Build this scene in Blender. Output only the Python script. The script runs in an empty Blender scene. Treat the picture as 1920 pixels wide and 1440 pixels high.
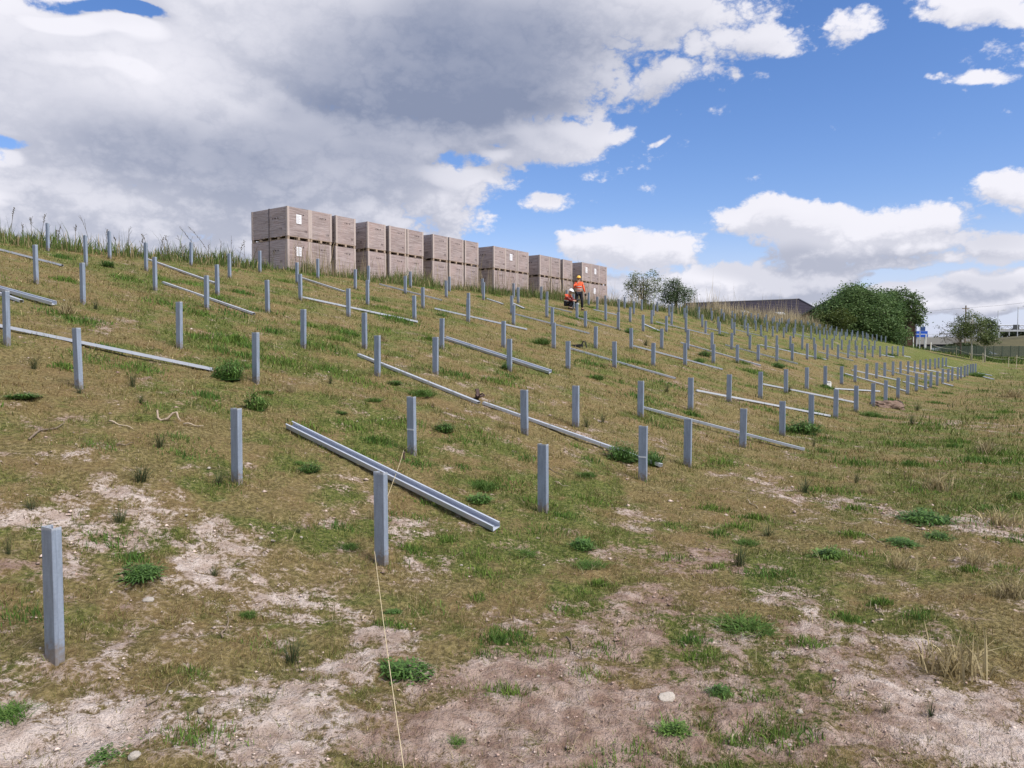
import bpy, bmesh, math, random
import numpy as np
from mathutils import Vector, Matrix

# ------------------------------------------------------------------ camera, world, sun, exposure
S = bpy.context.scene
COL = S.collection
rad = math.radians
random.seed(4); RNG = np.random.default_rng(4)

cam_d = bpy.data.cameras.new('camera'); cam = bpy.data.objects.new('camera', cam_d); COL.objects.link(cam)
cam.location = (0, 0, 1.76); cam.rotation_euler = (math.pi/2-.0398, 0, 0)
cam_d.sensor_width = 36; cam_d.lens = 26.53; cam_d.clip_start = .05; cam_d.clip_end = 4000
S.camera = cam
S.view_settings.view_transform = 'Standard'; S.view_settings.look = 'None'
S.view_settings.gamma = 1; S.view_settings.exposure = 0.72
S.view_settings.use_curve_mapping = False
S.render.engine = 'CYCLES'
S.cycles.max_bounces = 4; S.cycles.diffuse_bounces = 2; S.cycles.glossy_bounces = 2
S.cycles.transmission_bounces = 3; S.cycles.transparent_max_bounces = 4

SUN_AZ, SUN_EL = rad(128), rad(52)          # compass style: from +Y towards +X
sun_d = bpy.data.lights.new('sun', 'SUN'); sun_d.energy = 3.4; sun_d.angle = rad(24); sun_d.color = (1, .965, .91)
sun = bpy.data.objects.new('sun', sun_d); COL.objects.link(sun)
sv = Vector((math.sin(SUN_AZ)*math.cos(SUN_EL), math.cos(SUN_AZ)*math.cos(SUN_EL), math.sin(SUN_EL)))
sun.rotation_euler = sv.to_track_quat('Z', 'Y').to_euler(); sun.location = (20, -20, 60)
SKY_STRENGTH = .10
SKY_SAT, SKY_VAL = 1.25, .89
CLOUD_WHITE, CLOUD_GREY = (5.55, 5.5, 5.95), (1.55, 1.82, 2.62)

class NB:                                    # tiny node builder
    def __init__(s, tree): s.t = tree; s.n = tree.nodes; s.l = tree.links
    def new(s, ty, **kw):
        n = s.n.new(ty)
        for k, v in kw.items(): setattr(n, k, v)
        return n
    def put(s, sock, v):
        if isinstance(v, bpy.types.NodeSocket): s.l.new(v, sock)
        elif v is not None:
            if hasattr(sock.default_value, '__len__') and not hasattr(v, '__len__'): sock.default_value = [v]*len(sock.default_value)
            elif hasattr(sock.default_value, '__len__') and len(sock.default_value) == 4 and len(v) == 3: sock.default_value = (*v, 1)
            else: sock.default_value = v
    def m(s, op, a, b=None, c=None, clamp=False):
        n = s.new('ShaderNodeMath', operation=op, use_clamp=clamp)
        for i, v in enumerate((a, b, c)):
            if v is not None: s.put(n.inputs[i], v)
        return n.outputs[0]
    def v(s, op, a, b=None):
        n = s.new('ShaderNodeVectorMath', operation=op); s.put(n.inputs[0], a)
        if b is not None: s.put(n.inputs[1], b)
        return n.outputs['Value' if op in ('LENGTH', 'DOT_PRODUCT') else 'Vector']
    def mix(s, f, a, b, blend='MIX'):
        n = s.new('ShaderNodeMix', data_type='RGBA', blend_type=blend)
        s.put(n.inputs[0], f); s.put(n.inputs[6], a); s.put(n.inputs[7], b); return n.outputs[2]
    def step(s, x, a, b, lo=0., hi=1.):
        n = s.new('ShaderNodeMapRange', interpolation_type='SMOOTHSTEP')
        for i, v in enumerate((x, a, b, lo, hi)): s.put(n.inputs[i], v)
        return n.outputs[0]
    def noise(s, vec, scale, detail=4, rough=.5, dist=0., col=False):
        n = s.new('ShaderNodeTexNoise'); s.put(n.inputs['Vector'], vec)
        n.inputs['Scale'].default_value = scale; n.inputs['Detail'].default_value = detail
        n.inputs['Roughness'].default_value = rough; n.inputs['Distortion'].default_value = dist
        return n.outputs[1 if col else 0]

# cloud banks: azimuth, elevation, half widths (radians), weight
CLOUDS = [(-0.5135, 0.3017, 0.2739, 0.1036, 1.35), (-0.3111, 0.2373, 0.3446, 0.0932, 1.4), (-0.1381, 0.3817, 0.3655, 0.1106, 1.5), (0.0278, 0.4081, 0.225, 0.0689, 1.3), (0.1987, 0.3897, 0.159, 0.0515, 0.95), (0.2842, 0.3538, 0.1023, 0.0289, 0.8), (0.0835, 0.2895, 0.083, 0.029, 0.9), (0.0, 0.2682, 0.132, 0.0411, 1), (-0.1799, 0.2321, 0.2137, 0.0612, 1.2), (-0.2734, 0.176, 0.2862, 0.0487, 1.1), (-0.5165, 0.1592, 0.2012, 0.0766, 1.1), (-0.0909, 0.1819, 0.0832, 0.0348, 0.9), (0.206, 0.3275, 0.0932, 0.0265, 0.7), (-0.4343, 0.1102, 0.2971, 0.0439, 1), (0.4124, 0.3692, 0.0524, 0.0283, 0.85), (0.5275, 0.3731, 0.088, 0.0215, 0.9), (0.5469, 0.308, 0.0558, 0.0075, 0.55), (0.4973, 0.3136, 0.0215, 0.006, 0.5), (0.4219, 0.1577, 0.1455, 0.0322, 1.05), (0.3184, 0.1672, 0.0821, 0.0244, 0.9), (0.4786, 0.1625, 0.0718, 0.0265, 0.95), (0.4454, 0.1344, 0.1483, 0.021, 0.9), (0.1533, 0.139, 0.1026, 0.0284, 1), (0.084, 0.1483, 0.0237, 0.0136, 0.7), (0.056, 0.1924, 0.0503, 0.02, 0.85), (0.3002, 0.0962, 0.1658, 0.0305, 1.05), (0.3992, 0.1023, 0.0716, 0.0255, 1), (0.1672, 0.0992, 0.0887, 0.0219, 0.85), (0.5772, 0.1807, 0.0566, 0.0271, 1.05), (0.5686, 0.1227, 0.0574, 0.0244, 1), (0.5595, 0.0795, 0.0961, 0.0248, 1), (0.4795, 0.1139, 0.1216, 0.0147, 0.75), (0.1864, 0.265, 0.0162, 0.0044, 0.5), (0.0175, 0.2193, 0.0168, 0.0066, 0.55), (0.3998, 0.0671, 0.3058, 0.0219, 1.1), (0.2014, 0.0816, 0.1344, 0.0273, 1), (0.5079, 0.0545, 0.1398, 0.0208, 1.05), (0.351, 0.0684, 0.0992, 0.0262, 1), (-0.5179, 0.0875, 0.1592, 0.0362, 1), (-0.3624, 0.136, 0.183, 0.032, 0.9)]
CLOUD_BASES = [(-0.0391, 0.9368, 0.3476, 0.36), (-0.17, 0.9377, 0.3029, 0.27), (-0.3103, 0.9241, 0.2232, 0.27), (-0.4229, 0.8768, 0.2288, 0.2), (-0.1999, 0.9527, 0.2288, 0.2), (0.0322, 0.9263, 0.3754, 0.26)]
CLOUD_LIGHT = [(-0.4634, 0.8416, 0.2776, 0.24), (-0.3818, 0.8704, 0.311, 0.14), (-0.5113, 0.8394, 0.1842, 0.17), (-0.4396, 0.8832, 0.1631, 0.13), (-0.2132, 0.9522, 0.2188, 0.1), (0.1224, 0.9263, 0.3564, 0.16), (-0.1096, 0.9774, 0.1805, 0.12), (0.0671, 0.9604, 0.2705, 0.12), (-0.2946, 0.8835, 0.3641, 0.07)]
CLOUD_GAPS = [(-0.4961, 0.3666, 0.0751, 0.0105, 0.98), (-0.4468, 0.3634, 0.0339, 0.0119, 0.9), (-0.5859, 0.2262, 0.0242, 0.0099, 0.7), (-0.0767, 0.2494, 0.0486, 0.0168, 0.75), (-0.021, 0.2713, 0.0349, 0.0115, 0.72)]
def build_world():
    w = bpy.data.worlds.new('World'); S.world = w; w.use_nodes = True
    nt = w.node_tree; nt.nodes.clear(); b = NB(nt)
    # cloud cover as a function of direction, used twice (at the point and a little towards the sun)
    def group(nm, fine):
        g = bpy.data.node_groups.new(nm, 'ShaderNodeTree')
        g.interface.new_socket('dir', in_out='INPUT', socket_type='NodeSocketVector')
        g.interface.new_socket('warp', in_out='INPUT', socket_type='NodeSocketVector')
        g.interface.new_socket('elsewhere', in_out='INPUT', socket_type='NodeSocketFloat')
        g.interface.new_socket('cover', in_out='OUTPUT', socket_type='NodeSocketFloat')
        q = NB(g); gi = q.new('NodeGroupInput'); go = q.new('NodeGroupOutput')
        d = q.v('NORMALIZE', gi.outputs[0])
        dw = q.v('ADD', d, gi.outputs[1])
        sp = q.new('ShaderNodeSeparateXYZ'); q.l.new(dw, sp.inputs[0])
        x, y, z = sp.outputs
        az = q.m('ARCTAN2', x, y); el = q.m('ARCSINE', z)
        tot = None
        pv = q.new('ShaderNodeCombineXYZ'); q.l.new(az, pv.inputs[0]); q.l.new(el, pv.inputs[1]); pv = pv.outputs[0]
        for (a0, e0, ra, re, st) in CLOUDS:
            w_ = q.new('ShaderNodeVectorMath', operation='MULTIPLY_ADD'); q.l.new(pv, w_.inputs[0])
            w_.inputs[1].default_value = (1/ra, 1/re, 0); w_.inputs[2].default_value = (-a0/ra, -e0/re, 0)
            k = q.m('MULTIPLY_ADD', q.v('DOT_PRODUCT', w_.outputs[0], w_.outputs[0]), -st, 1.15*st)
            tot = k if tot is None else q.m('SMOOTH_MAX', tot, k, .25)
        tot = q.m('MINIMUM', q.m('MAXIMUM', tot, -.6), 1.4)
        for (a0, e0, ra, re, st) in CLOUD_GAPS:                # small gaps of blue in the bank
            w_ = q.new('ShaderNodeVectorMath', operation='MULTIPLY_ADD'); q.l.new(pv, w_.inputs[0])
            w_.inputs[1].default_value = (1/ra, 1/re, 0); w_.inputs[2].default_value = (-a0/ra, -e0/re, 0)
            tot = q.m('SUBTRACT', tot, q.m('MAXIMUM', q.m('MULTIPLY_ADD', q.v('DOT_PRODUCT', w_.outputs[0], w_.outputs[0]), -st, st), 0.))
        tot = q.m('MAXIMUM', tot, gi.outputs[2])
        st = q.new('ShaderNodeVectorMath', operation='MULTIPLY'); q.l.new(d, st.inputs[0]); st.inputs[1].default_value = (1, 1, 1.5)
        n1 = q.noise(st.outputs[0], 6.5, 6 if fine else 2, .58, .2)
        nn = q.m('MULTIPLY', q.m('SUBTRACT', n1, .5), 1.9)
        if fine:
            n2 = q.noise(st.outputs[0], 24., 5, .60, .0)
            bil = q.m('ABSOLUTE', q.m('SUBTRACT', n2, .5))         # creased, billowing outline
            nn = q.m('ADD', nn, q.m('SUBTRACT', q.m('MULTIPLY', bil, 2.6), .16))
        res = q.m('ADD', tot, nn)
        q.l.new(res, go.inputs[0])
        return g
    G_FINE, G_BULK = group('cloud_cover', True), group('cloud_bulk', False)
    tc = b.new('ShaderNodeTexCoord'); D = tc.outputs['Generated']
    wv = b.new('ShaderNodeVectorMath', operation='SCALE'); b.l.new(b.v('SUBTRACT', b.noise(D, 5., 2, .5, col=True), (.5, .5, .5)), wv.inputs[0]); wv.inputs['Scale'].default_value = .10   # warp, so outlines are ragged
    # the rest of the sky, outside the part in view, carries on with broken cloud
    dn = b.new('ShaderNodeSeparateXYZ'); b.l.new(D, dn.inputs[0])
    aout = b.step(b.m('ABSOLUTE', b.m('ARCTAN2', dn.outputs[0], dn.outputs[1])), .62, .95)
    eout = b.step(dn.outputs[2], .50, .68)
    out = b.m('MULTIPLY', b.m('MAXIMUM', aout, eout), b.step(b.noise(D, 1.7, 2, .5), .40, .56, .25, 1.))
    def cover(vec, g):
        n = b.new('ShaderNodeGroup'); n.node_tree = g; b.l.new(vec, n.inputs[0]); b.l.new(wv.outputs[0], n.inputs[1]); b.l.new(out, n.inputs[2]); return n.outputs[0]
    c0 = cover(D, G_FINE)
    c1 = cover(b.v('NORMALIZE', b.v('ADD', D, tuple(.016*k for k in (.55, -.2, 1.)))), G_BULK)
    c2 = cover(b.v('NORMALIZE', b.v('ADD', D, tuple(.050*k for k in (.45, -.1, 1.)))), G_BULK)
    sep = b.new('ShaderNodeSeparateXYZ'); b.l.new(D, sep.inputs[0])
    low = b.step(sep.outputs[2], .12, .26)                     # low, distant cumulus are seen from the side, the high bank from below
    alpha = b.step(c0, .26, .70)
    rel = b.m('SUBTRACT', c1, c0)                              # thicker towards the sun: shaded
    near_ = b.step(rel, -.38, .34)
    big = b.noise(b.v('MULTIPLY', D, (1., 1., 2.2)), 2.4, 5, .52)
    base = None                                                # the two thickest, darkest parts of the bank
    for (dx_, dy_, dz_, w_) in CLOUD_BASES:
        dd = b.v('LENGTH', b.v('MULTIPLY', b.v('SUBTRACT', D, (dx_, dy_, dz_)), (1., 1., 2.4)))
        k = b.step(dd, .04, w_, 1., 0.); base = k if base is None else b.m('MAXIMUM', base, k)
    for (dx_, dy_, dz_, w_) in CLOUD_LIGHT:                    # thinner parts that the light comes through
        dd = b.v('LENGTH', b.v('MULTIPLY', b.v('SUBTRACT', D, (dx_, dy_, dz_)), (1., 1., 2.)))
        base = b.m('SUBTRACT', base, b.step(dd, .02, w_, .30, 0.))
    hi = b.m('ADD', b.m('ADD', b.m('MULTIPLY', b.step(c2, .1, 1.4), .16), b.m('MULTIPLY', b.step(c1, .35, 1.3), .24)),
             b.m('ADD', b.m('MULTIPLY', b.m('MULTIPLY', near_, b.step(c0, .6, 1.6, 1., .3)), .16), b.m('ADD', b.m('MULTIPLY', b.m('SUBTRACT', big, .5), 1.0), b.m('MULTIPLY', base, .42))))
    lo = b.m('ADD', b.m('MULTIPLY', b.step(c2, .0, 1.0), .30), b.m('MULTIPLY', near_, .36))
    shade = b.m('ADD', b.m('MULTIPLY', hi, low), b.m('MULTIPLY', lo, b.m('SUBTRACT', 1., low)), clamp=True)
    ccol = b.mix(shade, CLOUD_WHITE, CLOUD_GREY)
    sky = b.new('ShaderNodeTexSky', sky_type='NISHITA'); sky.sun_disc = False
    sky.sun_elevation = SUN_EL; sky.sun_rotation = SUN_AZ; sky.altitude = 0; sky.air_density = 1.; sky.dust_density = .5; sky.ozone_density = 2.
    hs = b.new('ShaderNodeHueSaturation'); b.l.new(sky.outputs[0], hs.inputs['Color']); hs.inputs['Saturation'].default_value = SKY_SAT; hs.inputs['Value'].default_value = SKY_VAL
    hz = b.step(sep.outputs[2], -.02, .19, .86, 0.)            # thin bright veil low down
    skyc = b.mix(hz, b.mix(1., hs.outputs[0], (1.10, .96, 1.10), 'MULTIPLY'), (3.75, 4.2, 5.6))
    colr = b.mix(alpha, skyc, ccol)
    bg = b.new('ShaderNodeBackground'); b.l.new(colr, bg.inputs[0]); bg.inputs[1].default_value = SKY_STRENGTH
    o = b.new('ShaderNodeOutputWorld'); b.l.new(bg.outputs[0], o.inputs[0])
    w.cycles.sampling_method = 'MANUAL'; w.cycles.sample_map_resolution = 512
build_world()

# ------------------------------------------------------------------ helpers
# measured layout, metres: rows of posts are (along, across, height)
POSTS = [[(1.886, -4.495, 0.765), (4.427, -4.495, 0.77), (6.899, -4.495, 0.755), (9.412, -4.495, 0.75), (10.986, -4.495, 0.74), (13.575, -4.495, 0.71), (16.073, -4.495, 0.73), (18.445, -4.496, 0.752), (20.978, -4.504, 0.761), (23.514, -4.496, 0.763), (26.009, -4.478, 0.742), (28.489, -4.514, 0.772), (30.958, -4.494, 0.774), (33.488, -4.516, 0.767), (35.964, -4.522, 0.779), (38.464, -4.471, 0.789), (40.479, -4.489, 0.753), (43.04, -4.494, 0.735), (45.532, -4.5, 0.794), (48.004, -4.48, 0.753), (50.529, -4.511, 0.8), (53.056, -4.446, 0.788), (55.565, -4.478, 0.763), (58.037, -4.468, 0.767), (60.545, -4.495, 0.787), (63.028, -4.498, 0.78), (65.542, -4.512, 0.793), (68.0, -4.519, 0.749)], [(4.427, -6.48, 0.73), (6.936, -6.48, 0.725), (9.437, -6.48, 0.68), (10.963, -6.48, 0.7), (13.455, -6.48, 0.71), (15.992, -6.48, 0.73), (18.472, -6.48, 0.69), (20.998, -6.48, 0.74), (23.487, -6.475, 0.726), (25.983, -6.494, 0.725), (28.502, -6.488, 0.737), (31.054, -6.47, 0.703), (33.549, -6.473, 0.716), (36.024, -6.48, 0.723), (38.478, -6.5, 0.736), (40.571, -6.486, 0.743), (43.095, -6.504, 0.74), (45.53, -6.501, 0.714), (48.039, -6.471, 0.724), (50.541, -6.465, 0.741), (53.065, -6.471, 0.745), (55.594, -6.467, 0.738), (58.06, -6.498, 0.728), (60.563, -6.467, 0.766), (63.04, -6.509, 0.774), (65.572, -6.501, 0.763), (68.04, -6.516, 0.727)], [(4.429, -9.66, 0.74), (6.959, -9.66, 0.76), (9.476, -9.66, 0.72), (11.026, -9.66, 0.735), (13.487, -9.66, 0.72), (15.973, -9.66, 0.685), (18.43, -9.66, 0.715), (20.906, -9.66, 0.685), (23.353, -9.66, 0.735), (25.904, -9.66, 0.68), (28.432, -9.66, 0.705), (30.963, -9.66, 0.685), (33.562, -9.66, 0.725), (36.006, -9.66, 0.8), (38.66, -9.66, 0.8), (40.22, -9.66, 0.8), (42.834, -9.66, 0.8), (45.358, -9.66, 0.8), (48.004, -9.66, 0.8), (50.447, -9.66, 0.8), (53.118, -9.66, 0.8), (55.671, -9.66, 0.8), (58.451, -9.66, 0.8), (61.033, -9.66, 0.8), (63.589, -9.66, 0.8), (66.085, -9.66, 0.8), (68.767, -9.66, 0.8)], [(4.415, -11.649, 0.745), (6.94, -11.649, 0.76), (9.474, -11.649, 0.745), (11.064, -11.649, 0.755), (13.527, -11.649, 0.72), (16.0, -11.649, 0.69), (18.472, -11.649, 0.74), (20.943, -11.649, 0.695), (23.445, -11.649, 0.715), (25.937, -11.649, 0.76), (28.415, -11.649, 0.8), (31.012, -11.628, 0.743), (33.471, -11.638, 0.74), (36.053, -11.649, 0.708), (38.466, -11.619, 0.724), (40.476, -11.66, 0.735), (43.075, -11.669, 0.748), (45.563, -11.662, 0.731), (48.092, -11.614, 0.752), (50.549, -11.626, 0.732), (53.036, -11.666, 0.735), (55.537, -11.593, 0.731), (58.077, -11.622, 0.731), (60.574, -11.692, 0.737), (63.065, -11.696, 0.712), (65.571, -11.654, 0.713), (68.028, -11.659, 0.749)], [(6.912, -14.812, 0.785), (9.471, -14.812, 0.72), (11.029, -14.812, 0.765), (13.517, -14.812, 0.725), (16.018, -14.812, 0.695), (18.477, -14.812, 0.725), (20.929, -14.812, 0.665), (23.375, -14.812, 0.7), (25.812, -14.812, 0.67), (28.525, -14.785, 0.751), (30.987, -14.813, 0.745), (33.488, -14.801, 0.758), (35.973, -14.848, 0.759), (38.498, -14.798, 0.708), (40.591, -14.797, 0.732), (43.029, -14.81, 0.732), (45.531, -14.834, 0.76), (48.038, -14.811, 0.737), (50.468, -14.802, 0.728), (53.031, -14.811, 0.716), (55.565, -14.826, 0.717), (58.013, -14.809, 0.75), (60.521, -14.842, 0.756), (63.007, -14.788, 0.734), (65.518, -14.825, 0.744), (68.066, -14.816, 0.754), (70.143, -14.816, 0.712), (72.548, -14.84, 0.722), (75.058, -14.839, 0.746), (77.502, -14.839, 0.775), (80.111, -14.802, 0.744), (82.633, -14.801, 0.737), (85.043, -14.814, 0.72), (87.559, -14.826, 0.734), (90.07, -14.795, 0.708), (92.575, -14.775, 0.736)], [(6.909, -16.723, 0.78), (9.403, -16.723, 0.765), (10.995, -16.723, 0.745), (13.529, -16.723, 0.705), (16.028, -16.723, 0.755), (18.495, -16.723, 0.675), (20.892, -16.723, 0.66), (23.513, -16.716, 0.722), (25.979, -16.715, 0.731), (28.496, -16.773, 0.681), (31.007, -16.717, 0.763), (33.519, -16.719, 0.735), (35.954, -16.706, 0.723), (38.512, -16.719, 0.74), (40.566, -16.733, 0.727), (43.014, -16.731, 0.768), (45.528, -16.699, 0.752), (48.061, -16.707, 0.715), (50.55, -16.691, 0.721), (53.038, -16.737, 0.741), (55.507, -16.691, 0.727), (57.993, -16.687, 0.754), (60.555, -16.713, 0.728), (63.033, -16.709, 0.753), (65.567, -16.719, 0.726), (68.033, -16.701, 0.764), (70.07, -16.733, 0.76), (72.602, -16.709, 0.709), (75.069, -16.733, 0.739), (77.529, -16.698, 0.741), (80.093, -16.747, 0.734), (82.62, -16.755, 0.741), (85.101, -16.737, 0.751), (87.57, -16.699, 0.746), (90.087, -16.683, 0.752), (92.619, -16.747, 0.722)], [(6.939, -19.92, 0.74), (9.4, -19.931, 0.785), (10.971, -19.931, 0.765), (13.519, -19.931, 0.745), (16.002, -19.931, 0.69), (18.522, -19.931, 0.7), (21.059, -19.931, 0.685), (23.453, -19.931, 0.685), (25.95, -19.949, 0.765), (28.522, -19.921, 0.748), (30.981, -19.924, 0.717), (33.509, -19.945, 0.731), (36.011, -19.937, 0.748), (38.511, -19.924, 0.761), (40.495, -19.963, 0.747), (43.067, -19.891, 0.75), (45.564, -19.948, 0.75), (48.059, -19.952, 0.717), (50.536, -19.925, 0.676), (53.041, -19.926, 0.731), (55.547, -19.922, 0.715), (58.052, -19.936, 0.716), (60.545, -19.901, 0.706), (62.99, -19.964, 0.775), (65.532, -19.932, 0.719), (68.011, -19.971, 0.738), (70.088, -19.97, 0.714), (72.558, -19.931, 0.74), (75.114, -19.904, 0.756), (77.62, -19.954, 0.724), (80.114, -19.925, 0.735), (82.521, -19.968, 0.75), (85.09, -19.937, 0.727), (87.528, -19.923, 0.756), (90.129, -19.93, 0.731), (92.547, -19.906, 0.769)], [(9.356, -21.888, 0.74), (10.987, -21.888, 0.79), (13.497, -21.888, 0.74), (16.017, -21.888, 0.735), (18.517, -21.888, 0.715), (21.044, -21.888, 0.71), (23.451, -21.888, 0.675), (25.977, -21.888, 0.66), (28.463, -21.935, 0.747), (30.967, -21.903, 0.744), (33.464, -21.888, 0.733), (36.021, -21.868, 0.717), (38.524, -21.89, 0.737), (40.533, -21.873, 0.711), (43.047, -21.865, 0.729), (45.6, -21.903, 0.739), (48.024, -21.901, 0.712), (50.523, -21.889, 0.719), (53.065, -21.858, 0.704), (55.564, -21.884, 0.74), (58.113, -21.864, 0.741), (60.544, -21.931, 0.75), (63.017, -21.884, 0.737), (65.568, -21.847, 0.755), (68.077, -21.893, 0.744), (70.103, -21.917, 0.776), (72.559, -21.914, 0.768), (75.144, -21.902, 0.723), (77.673, -21.886, 0.695), (80.062, -21.848, 0.748), (82.603, -21.864, 0.749), (85.07, -21.92, 0.744), (87.547, -21.889, 0.77), (90.096, -21.887, 0.736), (92.602, -21.87, 0.709)]]
RAILS = [(-2.779, 9.402, -0.152, 7.368, 'C'), (-3.001, 14.752, -0.572, 12.818, 'P'), (-0.493, 12.887, 2.221, 11.163, 'P'), (2.69, 15.629, 5.481, 14.091, 'P'), (-7.853, 11.138, -4.509, 11.35, 'P'), (-13.525, 18.887, -10.791, 18.209, 'P'), (-10.207, 14.087, -8.163, 13.507, 'C'), (-9.683, 13.76, -8.538, 13.178, 'P'), (-11.131, 23.124, -8.083, 20.623, 'P'), (-8.681, 18.836, -5.737, 16.819, 'P'), (-7.438, 26.569, -5.517, 24.962, 'P'), (-5.882, 21.04, -2.645, 21.193, 'P'), (-5.278, 30.245, -2.681, 28.845, 'P'), (-2.582, 25.271, 0.492, 24.922, 'P'), (-1.711, 19.241, 0.877, 17.227, 'C'), (0.122, 28.964, 2.816, 27.532, 'P'), (-1.106, 33.403, -0.389, 32.461, 'P'), (-0.048, 34.129, 0.526, 32.484, 'P'), (1.586, 36.321, 2.804, 35.526, 'P'), (2.834, 33.502, 4.626, 32.308, 'P'), (1.676, 22.395, 4.499, 20.79, 'P'), (4.183, 26.453, 7.125, 25.52, 'P'), (4.378, 40.607, 5.727, 40.224, 'P'), (6.445, 37.46, 6.845, 35.161, 'P'), (7.762, 40.772, 10.369, 39.722, 'P'), (7.056, 31.634, 9.674, 29.376, 'P'), (9.958, 35.265, 12.611, 33.36, 'W'), (4.775, 19.558, 8.324, 19.712, 'P'), (7.91, 23.791, 10.812, 23.638, 'P'), (11.373, 26.613, 14.108, 28.936, 'P'), (14.824, 33.602, 16.126, 30.794, 'P'), (16.56, 36.779, 18.771, 36.458, 'P'), (18.797, 36.256, 19.219, 34.826, 'P'), (20.157, 41.271, 22.112, 39.725, 'P'), (22.901, 45.002, 25.569, 44.529, 'P'), (25.546, 49.048, 30.16, 50.18, 'P'), (22.668, 39.711, 22.698, 38.796, 'P'), (34.229, 59.872, 35.517, 59.821, 'P'), (36.028, 58.308, 35.675, 56.061, 'P'), (33.428, 54.032, 31.514, 49.293, 'P'), (31.06, 54.863, 31.655, 54.345, 'P'), (13.18, 40.152, 16.445, 39.52, 'P'), (18.022, 44.461, 19.533, 43.199, 'P'), (20.988, 48.403, 22.309, 47.344, 'P'), (22.309, 60.235, 23.479, 59.63, 'P'), (23.332, 52.531, 24.216, 51.951, 'P'), (14.185, 48.934, 16.025, 47.812, 'P'), (16.805, 55.808, 17.455, 55.119, 'P'), (11.421, 44.366, 12.463, 43.512, 'P'), (27.215, 55.682, 28.776, 56.897, 'P'), (31.751, 61.243, 32.535, 61.659, 'P')]
BOXS = [19.81, 20.93, 22.29, 24.12, 25.43, 26.62, 28.42, 29.63, 30.87, 33.38, 34.42, 35.58, 37.84, 39.07, 40.48, 42.81, 43.95, 45.07]
WEEDS = [(-4.196, 11.154, 0.489, 0.347), (1.663, 11.256, 0.477, 0.382), (2.111, 11.343, 0.369, 0.273), (6.367, 16.564, 0.749, 0.351), (-0.118, 16.75, 0.331, 0.26), (0.867, 22.339, 0.505, 0.347), (7.41, 28.979, 0.533, 0.369), (-1.522, 12.652, 0.429, 0.197), (-3.369, 9.909, 0.35, 0.294), (-2.669, 5.352, 0.378, 0.113), (-2.189, 8.106, 0.241, 0.103), (-1.433, 6.479, 0.192, 0.101), (-0.976, 10.834, 0.337, 0.138), (-0.34, 8.685, 0.276, 0.147), (-0.362, 8.202, 0.29, 0.116), (0.098, 6.842, 0.232, 0.135), (0.674, 7.261, 0.236, 0.123), (0.688, 6.64, 0.272, 0.131), (-0.633, 4.448, 0.251, 0.189), (-1.781, 5.024, 0.107, 0.092), (4.839, 8.729, 0.531, 0.21), (1.651, 5.237, 0.355, 0.17), (-1.862, 3.418, 0.159, 0.097), (-2.504, 3.691, 0.209, 0.157), (0.821, 3.736, 0.185, 0.132), (-0.276, 3.646, 0.113, 0.129), (-10.592, 19.877, 0.393, 0.225), (10.112, 21.237, 0.51, 0.27), (-2.034, 13.07, 0.259, 0.129), (28.977, 57.779, 0.817, 0.408), (1.183, 4.217, 0.149, 0.107), (0.991, 9.954, 0.253, 0.098), (3.028, 7.188, 0.305, 0.112), (2.037, 18.001, 0.28, 0.178), (4.925, 31.73, 0.583, 0.404), (32.579, 52.959, 0.973, 0.524), (10.659, 30.162, 0.512, 0.298), (6.432, 26.009, 0.404, 0.294), (-0.867, 5.38, 0.114, 0.129), (2.388, 7.609, 0.215, 0.086), (4.495, 7.879, 0.278, 0.089), (-2.124, 11.54, 0.245, 0.098), (-2.402, 10.595, 0.18, 0.075), (-3.551, 10.906, 0.231, 0.093), (-5.534, 8.497, 0.36, 0.096), (-2.344, 8.248, 0.117, 0.058), (4.014, 7.708, 0.327, 0.098)]
RUSHES = [(-3.419, 6.919, 0.313, 0.196), (-3.185, 6.08, 0.189, 0.189), (-3.685, 7.868, 0.234, 0.2), (-1.334, 4.509, 0.191, 0.21), (2.065, 6.818, 0.241, 0.231), (4.051, 10.352, 0.307, 0.278), (2.735, 7.989, 0.248, 0.147), (-2.838, 7.256, 0.174, 0.185), (5.143, 11.212, 0.158, 0.206), (10.48, 19.712, 0.307, 0.362), (5.925, 14.749, 0.146, 0.271), (-6.143, 9.7, 0.192, 0.233), (-4.937, 9.801, 0.18, 0.263), (-4.464, 9.083, 0.141, 0.167), (-2.905, 12.08, 0.137, 0.256), (1.633, 13.552, 0.172, 0.268), (-3.54, 5.248, 0.089, 0.2), (-2.209, 5.539, 0.117, 0.094), (-3.855, 6.015, 0.187, 0.128), (0.212, 11.973, 0.203, 0.22), (-5.181, 9.038, 0.166, 0.141), (1.278, 12.87, 0.182, 0.237), (12.968, 24.087, 0.306, 0.341), (8.615, 23.412, 0.265, 0.331), (4.948, 28.035, 0.357, 0.357), (-1.86, 6.523, 0.074, 0.092), (3.774, 18.388, 0.26, 0.312), (-1.708, 17.275, 0.171, 0.244), (-7.73, 14.064, 0.199, 0.258), (2.236, 3.956, 0.084, 0.112), (1.989, 3.947, 0.084, 0.095)]
STRAWS = [(2.693, 4.516, 0.415, 0.351), (6.107, 10.731, 0.485, 0.379), (5.573, 8.499, 0.481, 0.3), (-7.732, 13.138, 0.427, 0.371), (-2.973, 17.195, 0.365, 0.292), (3.534, 6.778, 0.287, 0.22), (9.153, 14.485, 0.512, 0.41), (5.001, 10.491, 0.222, 0.178), (-3.279, 11.166, 0.205, 0.205), (-2.012, 14.227, 0.201, 0.201), (1.218, 14.33, 0.304, 0.203), (21.261, 31.952, 1.129, 0.678), (-1.336, 7.212, 0.102, 0.255), (3.939, 5.888, 0.291, 0.25), (4.231, 6.809, 0.289, 0.241)]
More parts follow.
